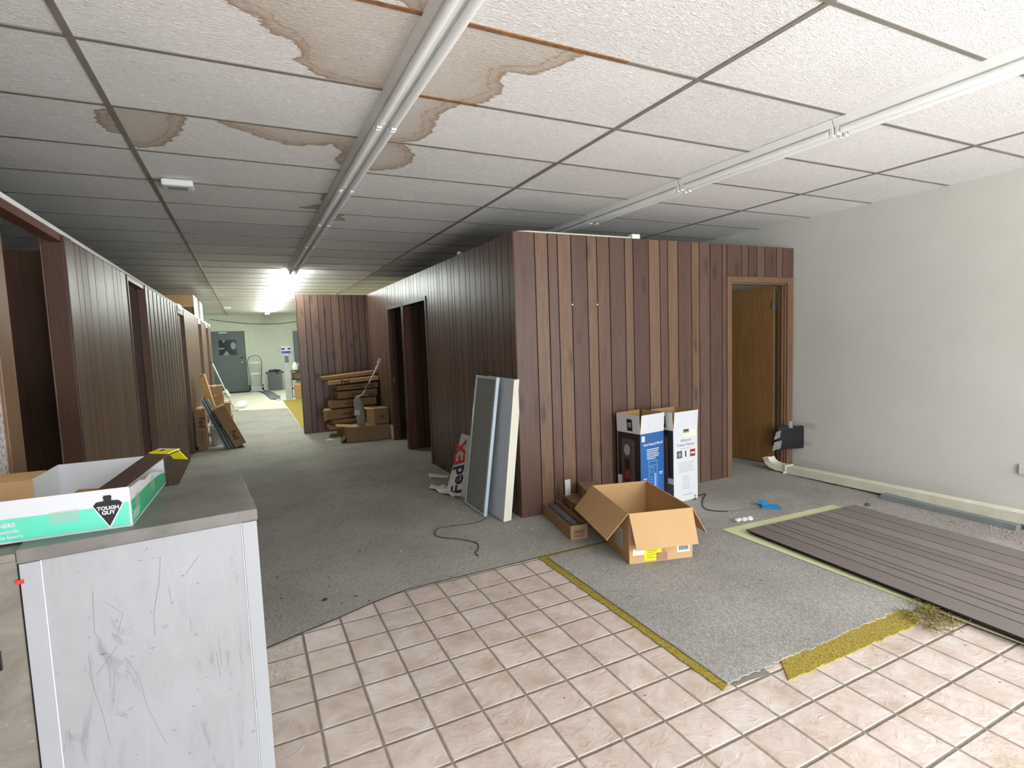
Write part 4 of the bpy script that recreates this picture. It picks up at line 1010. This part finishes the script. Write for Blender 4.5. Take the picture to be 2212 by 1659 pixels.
b = MB(); pp = [(5.065, 3.79, .052), (5.055, 3.87, .054), (5.04, 3.93, .070), (5.025, 3.965, .105), (5.01, 3.975, .15)]
n4 = len(pp); vs = []
for i, p in enumerate(pp):
    tdir = (Vector(pp[min(i+1, n4-1)])-Vector(pp[max(i-1, 0)])).normalized(); sd = Vector((1, 0, 0)); up_ = sd.cross(tdir).normalized()
    for sx_, sy_ in ((-.05, -.04), (.05, -.04), (.05, .04), (-.05, .04)): vs.append(tuple(Vector(p)+sd*sx_+up_*sy_*.9))
fs = [(i*4+k, i*4+(k+1) % 4, (i+1)*4+(k+1) % 4, (i+1)*4+k) for i in range(n4-1) for k in range(4)]+[(3, 2, 1, 0)]
b.add(vs, fs); o = obj('elbow', b, 'creampipe', t, bev=.004); sm = o.modifiers.new('thick', 'SOLIDIFY'); sm.thickness = .002
b = MB(); b.box(5.005, 5.13, 3.76, 3.79, .0075, .094); b.box(4.985, 5.005, 3.765, 3.785, .0075, .03); obj('strap', b, 'creampipe', t, bev=.004)
b = MB(); corr(b, 4.895, 4.985, .0145, .055, 1.82, 2.75, 3)
tag(obj('gutter_channel', b, 'greypipe'), 'flat grey gutter length lying in front of the cream pipe', 'gutter pipe')
b = MB(); corr(b, 4.96, 5.09, .0145, .085, 1.2, 1.77, 3); tag(obj('gutter_channel', b, 'greypipe'), 'dull grey gutter end at the right picture edge behind the cream pipe', 'gutter pipe')

# ------------------------------------------------------------------ black panel taped at the corner
t = thing('black_panel', 'glossy black rectangular plate taped low across the doorway corner', 'plate', (5.12, 3.945, .22), (0, 0, radians(-21)))
b = MB(); Wd, Hd, R_ = .30, .25, .018; pl = []
for cx_, cz_, a0 in ((Wd-R_, R_, -90), (Wd-R_, Hd-R_, 0), (R_, Hd-R_, 90), (R_, R_, 180)):
    for k in range(5): a_ = radians(a0+k*22.5); pl.append((cx_+R_*cos(a_), cz_+R_*sin(a_)))
b.prism(pl, 0, .012, X=fr((0, .012, 0), (1, 0, 0), (0, 0, 1))); obj('plate', b, 'black', t, bev=.002)
b = MB(); b.slab([(.0, -.004, .19), (.30, -.004, .20), (.30, -.004, .202), (.0, -.004, .192)], .001); b.slab([(.0, -.004, .085), (.30, -.004, .075), (.30, -.004, .077), (.0, -.004, .087)], .001); obj('ridge', b, 'black', t)
b = MB(); rr = random.Random(3)
for (ax, az, bx, bz) in ((-.05, .11, .02, .21), (-.07, -.01, .03, .10), (-.055, .03, .0, .07)):
    b.slab([(ax, -.01, az), (bx, -.006, az+.02), (bx+.01, -.014, bz), (ax+.015, -.03, bz-.01)], .001)
obj('clear_tape', b, 'tape', t)
b = MB(); b.slab([(.12, -.006, .235), (.17, -.006, .225), (.16, .0, .31), (.13, .0, .30)], .001); obj('clear_tape', b, 'tape', t)
b = MB(); b.box(XR-.0015, XR-.0005, 3.72, 3.90, .44, .50); tag(obj('tape_strip', b, 'tape'), 'upper clear tape piece on the grey wall above the black plate', 'tape', 'clear tape on the grey wall')
b = MB(); b.box(XR-.0015, XR-.0005, 3.76, 3.86, .25, .30); tag(obj('tape_strip', b, 'tape'), 'lower clear tape piece on the grey wall beside the black plate', 'tape', 'clear tape on the grey wall')

# ------------------------------------------------------------------ corridor, right: stack of flat cartons
specs = [  # x0, x1, y0, d, z, h, tilt, mat, text, label
 (1.30, 1.93, 9.22, .34, .007, .13, 0, 'kraft_dark', None, 'dark flattened carton at the very bottom of the corridor stack'),
 (1.15, 1.93, 9.20, .36, .140, .07, 0, 'kraft_dark', None, 'thin crushed carton second from the bottom of the corridor stack'),
 (1.20, 1.95, 9.16, .34, .212, .095, 0, 'kraft_stack', 'roll', 'rolled tan cardboard bundle low in the corridor stack'),
 (1.12, 1.92, 9.20, .36, .310, .150, 1.5, 'kraft_stack', None, 'carton with an open flared left end in the corridor stack'),
 (1.19, 1.94, 9.24, .34, .482, .125, 1.5, 'kraft_stack', None, 'plain carton midway up the corridor stack'),
 (1.31, 1.97, 9.26, .34, .628, .120, 1.5, 'kraft_stack', None, 'carton third from the top of the corridor stack, with marker writing'),
 (1.31, 1.985, 9.28, .33, .768, .085, 1.5, 'kraft_stack', None, 'thin carton under the two slanting ones in the corridor stack'),
 (1.17, 1.985, 9.20, .33, .872, .065, 3.0, 'kraft', 'Fed', 'pale slanting carton with black lettering, second from the top of the stack'),
 (1.10, 1.99, 9.30, .36, .945, .055, 4.0, 'kraft_stack', None, 'long slanting carton on the very top of the corridor stack'),
]
for i, (x0, x1, y0, d_, z, h_, tilt, mt, tx, lab) in enumerate(specs):
    t = thing('shipping_carton', lab, 'box', (x0, y0, z), (0, radians(-tilt), radians((-2, 1, -1, 2, 0, 1, -1, 0, 1)[i])), 'cartons stacked in the corridor')
    w_ = x1-x0
    if tx == 'roll':
        b = MB(); b.tube([(0, .09, .047), (w_, .09, .047)], .046, 14); obj('roll', b, mt, t, smooth=True)
        b = MB(); b.box(0, w_, .14, d_, 0, .09); obj('body', b, mt, t, bev=.01)
    else:
        carton_body(t, w_, d_, h_, mt)
    if tx == 'Fed':
        text('Fed', .085, 'ink', t, fr((.20, -.001, .008), (1, 0, 0), (0, 0, 1)), bold=.002, sx=1.1)
    if i == 3:
        b = MB(); b.slab([(0, 0, 0), (0, 0, h_), (-.05, -.02, h_+.02), (-.05, -.02, -.02)], .004); obj('flap', b, 'kraft', t)
        b = MB(); b.slab([(0, 0, h_), (0, d_*.5, h_), (-.06, d_*.5, h_-.03), (-.06, 0, h_+.0)], .004); obj('flap', b, 'kraft', t)
    if i in (3, 4, 5, 6):
        b = MB(); Xq = fr((0, -.0008, 0), (1, 0, 0), (0, 0, 1))
        for q in range(2): decal(b, Xq, .22+q*.02, h_*.35+q*.02, .40, h_*.35+q*.02+.010)
        obj('print', b, 'inkbrown', t)
    if i in (5, 6): text('Fed' if i == 6 else 'pay', .07, 'ink', t, fr((.50, -.001, .02), (1, 0, 0), (0, 0, 1)), bold=.001)
t = thing('shipping_carton', 'wide low carton with a folded-back flap in front of the corridor stack', 'box', (1.308, 8.555, .007), (0, 0, radians(-2)))
carton_body(t, .685, .36, .235, 'kraft_stack', tape=False)
b = MB(); b.slab([(.10, -.001, .236), (.10, .36, .236), (-.12, .34, .262), (-.14, .03, .27)], .004); b.slab([(-.02, -.002, .236), (.45, -.002, .236), (.45, .12, .238), (-.02, .12, .238)], .003); obj('flap', b, 'kraft', t)
b = MB(); b.slab([(0, .02, .09), (0, .30, .09), (-.07, .28, .03), (-.07, .05, .03)], .004); obj('flap', b, 'kraft', t)
b = MB(); b.box(.20, .215, -.001, 0, .004, .235); b.box(.44, .45, -.001, 0, .004, .235); obj('crease', b, 'kraft_dark', t)
b = MB(); decal(b, fr((0, .0, .2362), (1, 0, 0), (0, 1, 0)), .08, .12, .18, .22); obj('white_label', b, 'paper', t)
t = thing('shipping_carton', 'small square carton sitting on the wide low one beside the doorway', 'box', (1.757, 8.60, .2475), (0, 0, radians(3)))
carton_body(t, .235, .30, .245, 'kraft_stack')
b = MB(); b.slab([(0, .0, .245), (0, .30, .245), (-.11, .28, .262), (-.12, .03, .25)], .004); b.slab([(0, .0, .0), (0, .0, .245), (-.115, .04, .235), (-.115, .04, .02)], .004); obj('flap', b, 'kraft', t)
b = MB(); b.prism([(.11, .08), (.125, .085), (.14, .11), (.125, .15), (.115, .145), (.118, .12)], 0, .001, X=fr((0, -.0008, 0), (1, 0, 0), (0, 0, 1))); obj('arrow_mark', b, 'ink', t)
# grey long-handled implement
t = thing('floor_tool', 'grey paddle-shaped tool with a long bent pole standing on the wide low carton', 'tool', (1.55, 8.63, .2530), (0, 0, 0))
b = MB(); sec = [(.062, 0), (.066, .10), (.070, .20), (.074, .30), (.068, .37), (.052, .42), (.028, .455), (.008, .468)]; vs = []; fs = []
for i, (r_, z_) in enumerate(sec):
    x_ = .01-.045*(z_/.468)
    for k in range(16):
        a_ = 2*pi*k/16; vs.append((x_+r_*cos(a_), r_*.62*sin(a_), z_))
for i in range(len(sec)-1):
    for k in range(16): fs.append((i*16+k, i*16+(k+1) % 16, (i+1)*16+(k+1) % 16, (i+1)*16+k))
fs += [tuple(range(15, -1, -1)), tuple(range(16*(len(sec)-1), 16*len(sec)))]
b.add(vs, fs); obj('head', b, 'greyplastic', t, smooth=True)
b = MB(); b.tube([(-.03, 0, .45), (.02, 0, .468), (.06, .01, .49), (.10, .02, .55), (.14, .03, .62), (.30, .08, .86)], .010, 8); obj('pole', b, 'alu', t, smooth=True)
b = MB(); b.tube([(.10, .02, .55), (.155, .035, .645)], .017, 10); obj('collar', b, 'alud', t, smooth=True)
b = MB(); b.tube([(.29, .077, .845), (.31, .083, .88), (.335, .09, .92)], [.018, .024, .020], 10); b.tube([(.335, .09, .92), (.37, .095, .99), (.385, .10, 1.03)], [.016, .020, .014], 8); b.tube([(.33, .088, .92), (.335, .085, .97), (.36, .09, 1.03)], [.012, .014, .010], 8); obj('handle_grip', b, 'lightboard', t, smooth=True)
b = MB(); b.box(-.10, -.02, -.052, -.048, .17, .25); obj('paper_tag', b, 'paper', t)
b = MB(); b.box(0, .012, 0, .10, 0, .23); o = obj('white_board', b, 'lightboard'); o.location = (1.985, 8.37, .0065); o.rotation_euler = (0, radians(-2), radians(4)); tag(o, 'short white board leaning beside the far office doorway', 'board')
b = MB()
for i in range(5): crumple(b, (2.30+.05*(i % 2)+.03*i, 8.18+.04*(i % 3), .10+.10*i), .12-.012*i, .10, .10, i*5.3, 3)
tag(obj('plastic_bag', b, 'bag'), 'crumpled whitish plastic bags piled just inside the far office doorway', 'bag')
sheet('paper_scrap', [(1.05, 9.0), (1.12, 9.16), (1.20, 9.05), (1.11, 8.93)], 'white', 'tiny white paper scrap on the carpet left of the corridor stack', 'paper', .008, 7)

# ------------------------------------------------------------------ corridor, left: leaning things
t = thing('shipping_carton', 'slim upright carton with black lettering standing against the left corridor wall', 'box', (-.745, 9.36, .007), (0, 0, radians(0)))
carton_body(t, .125, .42, .63, 'kraft_dark')
text('Fed', .11, 'ink', t, fr((.035, -.001, .50), (0, 0, -1), (1, 0, 0)), bold=.002, sx=1.0)
b = MB()
for q in range(2): b.box(.03+q*.03, .038+q*.03, -.0012, 0, .10, .30)
obj('print', b, 'inkbrown', t)
t = thing('shipping_carton', 'tan carton with black lettering leaning back to the left in the corridor', 'box', (-.245, 9.18, .012), (0, radians(-23), radians(6)))
carton_body(t, .17, .36, .66, 'kraft_stack')
text('Fed', .10, 'ink', t, fr((.05, -.001, .26), (0, 0, -1), (1, 0, 0)), bold=.002)
b = MB(); Xq = fr((.1705, 0, 0), (0, 1, 0), (0, 0, 1))
for z_ in (.20, .25, .30, .42): decal(b, Xq, .12, z_, .20, z_+.02)
obj('print', b, 'inkbrown', t)
b = MB(); b.slab([(0, 0, .66), (.0, .36, .66), (.06, .36, .685), (.06, 0, .685)], .004); obj('flap', b, 'kraft', t)
t = thing('shipping_carton', 'tall thin pale carton leaning behind the metal strips on the left', 'box', (-.49, 9.95, .007), (0, radians(-12), 0))
carton_body(t, .10, .22, 1.13, 'kraft')
t = thing('metal_strips', 'tied bundle of grey metal strips leaning on the left corridor wall', 'metal strips', (-.33, 9.20, .009), (0, 0, 0))
for i in range(6):
    b = MB(); x = i*.022; top = Vector((-.36+x*.8, .42, .72+.006*i)); p = Vector((x-.05, .0+.01*i, 0)); 
    b.slab([tuple(p), tuple(p+Vector((.012, -.01, 0))), tuple(top+Vector((.012, -.01, 0))), tuple(top)], .03); obj('strip', b, 'alud' if i % 2 else 'alu', t)
b = MB(); b.slab([(-.19, .21, .31), (-.03, .20, .31), (-.035, .20, .345), (-.19, .21, .345)], .05); obj('strap', b, 'black', t)
t = thing('bucket', 'pale grey plastic bucket behind the metal strips in the corridor', 'bucket', (-.505, 9.74, .007))
b = MB(); b.lathe([(.07, 0), (.085, .12), (.10, .30), (.104, .30), (.104, .32), (.095, .32), (.08, .10), (.06, .01)], 20); obj('pail', b, 'lightboard', t, smooth=False)
b = MB(); b.tube([(-.1, 0, .31), (-.08, -.07, .25), (0, -.11, .21), (.08, -.07, .25), (.1, 0, .31)], .003, 6); obj('handle', b, 'alud', t)
zz = .007
for i, (w_, d_, h_, dx, lab) in enumerate(((.34, .40, .32, .04, 'wide brown carton at the bottom of the far left stack'), (.32, .40, .24, .05, 'second carton up in the far left stack of brown cartons'), (.25, .36, .16, 0, 'third carton up in the far left stack of brown cartons'), (.24, .36, .15, 0, 'brown carton on top of the far left stack'))):
    t = thing('shipping_carton', lab, 'box', (-.66+dx*.5, 10.8, zz), (0, 0, radians(i-1)), 'brown cartons stacked at the left wall'); carton_body(t, w_, d_, h_, 'kraft_dark' if i > 1 else 'kraft_stack'); zz += h_+.001
# steam mop leaning on the end of the left partition
t = thing('steam_mop', 'white long-handled floor mop leaning on the left corridor partition end', 'mop', (-.35, 14.9, .005))
b = MB(); b.tube([(0, 0, .06), (-.10, .0, .35)], [.03, .022], 8); b.tube([(-.10, 0, .35), (-.17, .02, .52)], [.05, .04], 10); obj('body', b, 'cream', t, smooth=True)
b = MB(); b.tube([(-.17, .02, .52), (-.30, .05, .90)], .014, 8); obj('lower_pole', b, 'white', t, smooth=True)
b = MB(); b.tube([(-.30, .05, .90), (-.40, .08, 1.18)], .018, 8); obj('upper_pole', b, 'white', t, smooth=True)
b = MB(); b.tube([(-.40, .08, 1.18), (-.43, .08, 1.22)], .022, 8); obj('grip', b, 'blueblk', t, smooth=True)
b = MB(); b.box(-.12, .10, -.06, .06, 0, .05); obj('mop_head', b, 'cream', t, bev=.01)
b = MB(); b.tube([(-.14, -.02, .45), (-.28, -.02, .50)], .015, 6); obj('side_handle', b, 'cream', t)
b = MB(); b.lathe([(.14, 0), (.17, .01), (.175, .03), (.12, .045), (.02, .05)], 28); o = obj('round_pan', b, 'white', smooth=True); o.location = (-.22, 15.5, .03); o.rotation_euler = (radians(25), radians(-10), 0); o.location.z = .075
tag(o, 'round white lid lying on the floor at the end of the carpet', 'lid')
# boxes on top of the left partition
t = thing('shelf_carton', 'tan carton with a white printed side resting on top of the left partition', 'box', (-1.36, 11.65, ZL+.001))
b = MB(); b.box(0, .55, 0, .95, .17, .40); obj('body', b, 'kraft', t, bev=.004)
b = MB(); b.box(.0, .545, .03, .95, 0, .169); obj('lower_tray', b, 'kraft_old', t)
b = MB(); b.box(.551, .556, 0, .95, .0, .40); obj('side_print', b, 'whiteprint', t)
t = thing('shelf_carton', 'white carton behind the tan one on top of the left partition', 'box', (-1.2, 12.85, ZL+.001))
b = MB(); b.box(0, .42, 0, .70, 0, .37); obj('body', b, 'whiteprint', t, bev=.004)
for i, (y, lab) in enumerate(((8.55, 'white scrap of board hooked over the partition above the third opening'), (13.9, 'white offcut lying on the partition top farther down the corridor'), (15.3, 'cream offcut at the far end of the partition top'))):
    b = MB(); b.box(-.05, .012, 0, .55, .001, .012); b.box(.006, .012, 0, .55, -.06, .001); o = obj('board_offcut', b, 'white'); o.location = (XLW, y, ZL); tag(o, lab, 'offcut')

# ------------------------------------------------------------------ back of the shop
b = MB(); b.box(-1.04, .0, YB-.03, YB-.0005, 0, 2.13); b2 = struct('trim_16', b, 'doorgrey')
d = MB(); d.box(-.96, -.08, YB-.055, YB-.031, .02, 2.06); dr = struct('door_6', d, 'doorgrey')
b = MB(); b.box(-.83, -.28, YB-.060, YB-.0555, 1.30, 1.83); obj('window_glass', b, 'smoked', dr)
b = MB(); ell = [(-.38+.085*cos(a*.4), 1.62+.13*sin(a*.4)) for a in range(16)]
Xd = fr((0, YB-.0605, 0), (1, 0, 0), (0, 0, 1))
b.prism(ell, 0, .002, X=Xd); b.prism([(-.72, 1.82), (-.62, 1.82), (-.67, 1.72)], 0, .002, X=Xd); b.prism([(-.83, 1.50), (-.66, 1.52), (-.66, 1.56), (-.83, 1.56)], 0, .002, X=Xd); b.prism([(-.72, 1.30), (-.50, 1.30), (-.60, 1.46)], 0, .002, X=Xd)
obj('pane_marking', b, 'inkgrey', dr, label='pale grey shapes on the dark glass')
b = MB(); b.tube([(-.14, YB-.056, 1.04), (-.14, YB-.09, 1.04)], .03, 12); obj('door_knob', b, 'alu', dr); b = MB(); b.box(-.19, -.10, YB-.085, YB-.056, 1.19, 1.21); obj('latch_bar', b, 'black', dr)
b = MB(); b.box(-.80, -.55, YB-.11, YB-.06, 2.06, 2.10); obj('door_closer', b, 'fixture', dr)
b = MB(); b.box(-.76, .02, 20.72, 21.05, .001, .02); tag(obj('door_mat', b, 'ink'), 'thin black mat on the floor before the grey back door', 'mat')
t = thing('hand_truck', 'aluminium hand truck standing against the pale back wall', 'hand truck', (.25, 20.95, .001), (radians(-4), 0, 0))
for s_ in (-1, 1):
    b = MB(); b.tube([(s_*.15, 0, .04), (s_*.15, .0, 1.0)], .014, 8); obj('side_rail', b, 'alu', t)
    b = MB(); b.tube([(s_*.16, .03, .1), (s_*.23, .03, 1.02), (s_*.20, 0, 1.14)], .012, 8); obj('outer_rail', b, 'alud', t)
    b = MB(); b.tube([(s_*.17, .07, .115), (s_*.24, .07, .115)], .11, 18); obj('wheel', b, 'black', t)
b = MB(); b.tube([(-.20, 0, 1.14), (-.15, 0, 1.22), (0, 0, 1.26), (.15, 0, 1.22), (.20, 0, 1.14)], .012, 8); obj('handle', b, 'alud', t)
for z_ in (.62, 1.0): 
    b = MB(); b.box(-.15, .15, -.015, .01, z_-.025, z_+.025); obj('crossbar', b, 'white', t)
b = MB(); b.box(-.21, .21, -.20, .0, 0, .012); b.box(-.21, .21, -.012, 0, 0, .16); obj('toe_plate', b, 'scaffgrey', t)
t = thing('trash_can', 'grey waste bin with a black liner against the back wall', 'bin', (.86, 20.9, .001))
b = MB(); b.add([(-.19, -.13, 0), (.19, -.13, 0), (.19, .13, 0), (-.19, .13, 0), (-.23, -.16, .66), (.23, -.16, .66), (.23, .16, .66), (-.23, .16, .66)], [(3, 2, 1, 0), (4, 5, 6, 7), (0, 1, 5, 4), (1, 2, 6, 5), (2, 3, 7, 6), (3, 0, 4, 7)]); obj('can', b, 'bingrey', t, bev=.02)
b = MB(); crumple(b, (0, 0, .0), .245, .18, .10, 2.2, 3); o = obj('liner', b, 'binbag', t); o.location = (0, 0, .64)
t = thing('display_post', 'tall light grey post with a blue and white sign head and a black scanner', 'post', (1.03, 16.7, .006))
b = MB(); b.box(-.085, .085, -.05, .05, .012, 1.31); obj('post', b, 'scaffgrey', t, bev=.004)
b = MB(); b.box(-.17, .17, -.16, .16, 0, .012); obj('base', b, 'lightboard', t)
b = MB(); b.box(-.125, .115, -.06, -.04, 1.33, 1.50); obj('sign_head', b, 'blueblk', t, bev=.01)
b = MB(); b.box(-.125, .115, -.063, -.060, 1.40, 1.425); b.box(-.03, .04, -.063, -.060, 1.44, 1.475); b.box(-.12, .11, -.063, -.04, 1.49, 1.512); obj('sign_stripe', b, 'white', t)
b = MB(); b.box(-.055, .045, -.075, -.05, 1.08, 1.29); obj('scanner', b, 'bingrey', t, bev=.005); b = MB(); b.box(-.03, .03, -.078, -.075, 1.26, 1.29); obj('scanner_label', b, 'white', t)
z = .006
for i, h_ in enumerate((.21, .20)):
    t = thing('shipping_carton', ('lower' if i == 0 else 'upper')+' pale carton beside the grey display post', 'box', (1.20, 16.85, z), (0, 0, 0), 'cartons beside the post'); carton_body(t, .42, .35, h_, 'kraft_light'); z += h_+.001
b = MB(); decal(b, fr((1.22, 16.849, .16), (1, 0, 0), (0, 0, 1)), 0, 0, .08, .07); 
t = thing('storage_shelf', 'dark shelf unit with brown boxes half hidden by the far partition', 'shelf', (1.16, 17.4, .001))
for x in (0, .78):
    b = MB(); b.box(x, x+.02, 0, .4, 0, .80); obj('side_panel', b, 'black', t)
for z_ in (.25, .52, .78):
    b = MB(); b.box(.02, .78, 0, .4, z_, z_+.02); obj('shelf', b, 'black', t)
t = thing('brown_box', 'brown box on the dark shelf unit behind the display post', 'box', (1.22, 17.45, .543)); b = MB(); b.box(0, .3, 0, .3, 0, .19); obj('body', b, 'kraft_old', t)
t = thing('plastic_jug', 'white plastic jug standing on the dark shelf unit', 'jug', (1.30, 17.55, .801))
b = MB(); b.lathe([(.07, 0), (.075, .02), (.075, .13), (.05, .19), (.025, .22), (.025, .25)], 18); obj('bottle', b, 'white', t, smooth=True); b = MB(); b.tube([(.07, 0, .14), (.10, 0, .15), (.10, 0, .20), (.04, 0, .22)], .01, 6); obj('handle', b, 'white', t)
b = MB(); b.box(1.58, 2.2, YB-.25, YB-.001, .25, 2.08); t = obj('metal_locker', b, 'doorgrey', bev=.004); tag(t, 'tall grey metal locker on the back wall behind the far partition', 'locker')
sheet('floor_wrap', [(.25, 21.0), (.62, 20.9), (.86, 18.0), (.80, 17.0), (.55, 17.2), (.45, 19.5)], 'bingrey', 'grey plastic wrap spread on the floor left of the display post', 'plastic wrap', .03, 9)
b = MB(); b.box(.70, .84, 16.85, 16.95, .006, .03); tag(obj('small_pad', b, 'white'), 'small white pad on the floor at the foot of the display post', 'pad')

# ------------------------------------------------------------------ marks hang under the panel that carries them
def under(root, kids, host):
    h_ = [c for c in root.children if c.name.split('.')[0] == host]
    if not h_: return
    for c in list(root.children):
        if c.name.split('.')[0] in kids and not c.children: c.parent = h_[0]
for o in list(C.objects):
    if o.parent: continue
    n_ = o.name.split('.')[0]
    if n_ in ('shipping_carton', 'shelf_carton'): under(o, ('lettering', 'print', 'arrow_mark', 'crease', 'white_label', 'side_print'), 'body')
    if n_ == 'cardboard_tray': under(o, ('lettering', 'logo_emblem', 'logo_outline'), 'front_panel'); under(o, ('small_print',), 'side_panel')
    if n_ == 'storage_cabinet': under(o, ('scratch', 'scuff_mark', 'red_tape', 'seam_bead'), 'body')
    if n_ == 'corrugated_sign': under(o, ('lettering',), 'board')
    if n_ == 'display_post': under(o, ('sign_stripe',), 'sign_head'); under(o, ('scanner_label',), 'scanner')
    if n_ == 'framed_panel': under(o, ('screw', 'tape_scrap'), 'frame_rail')
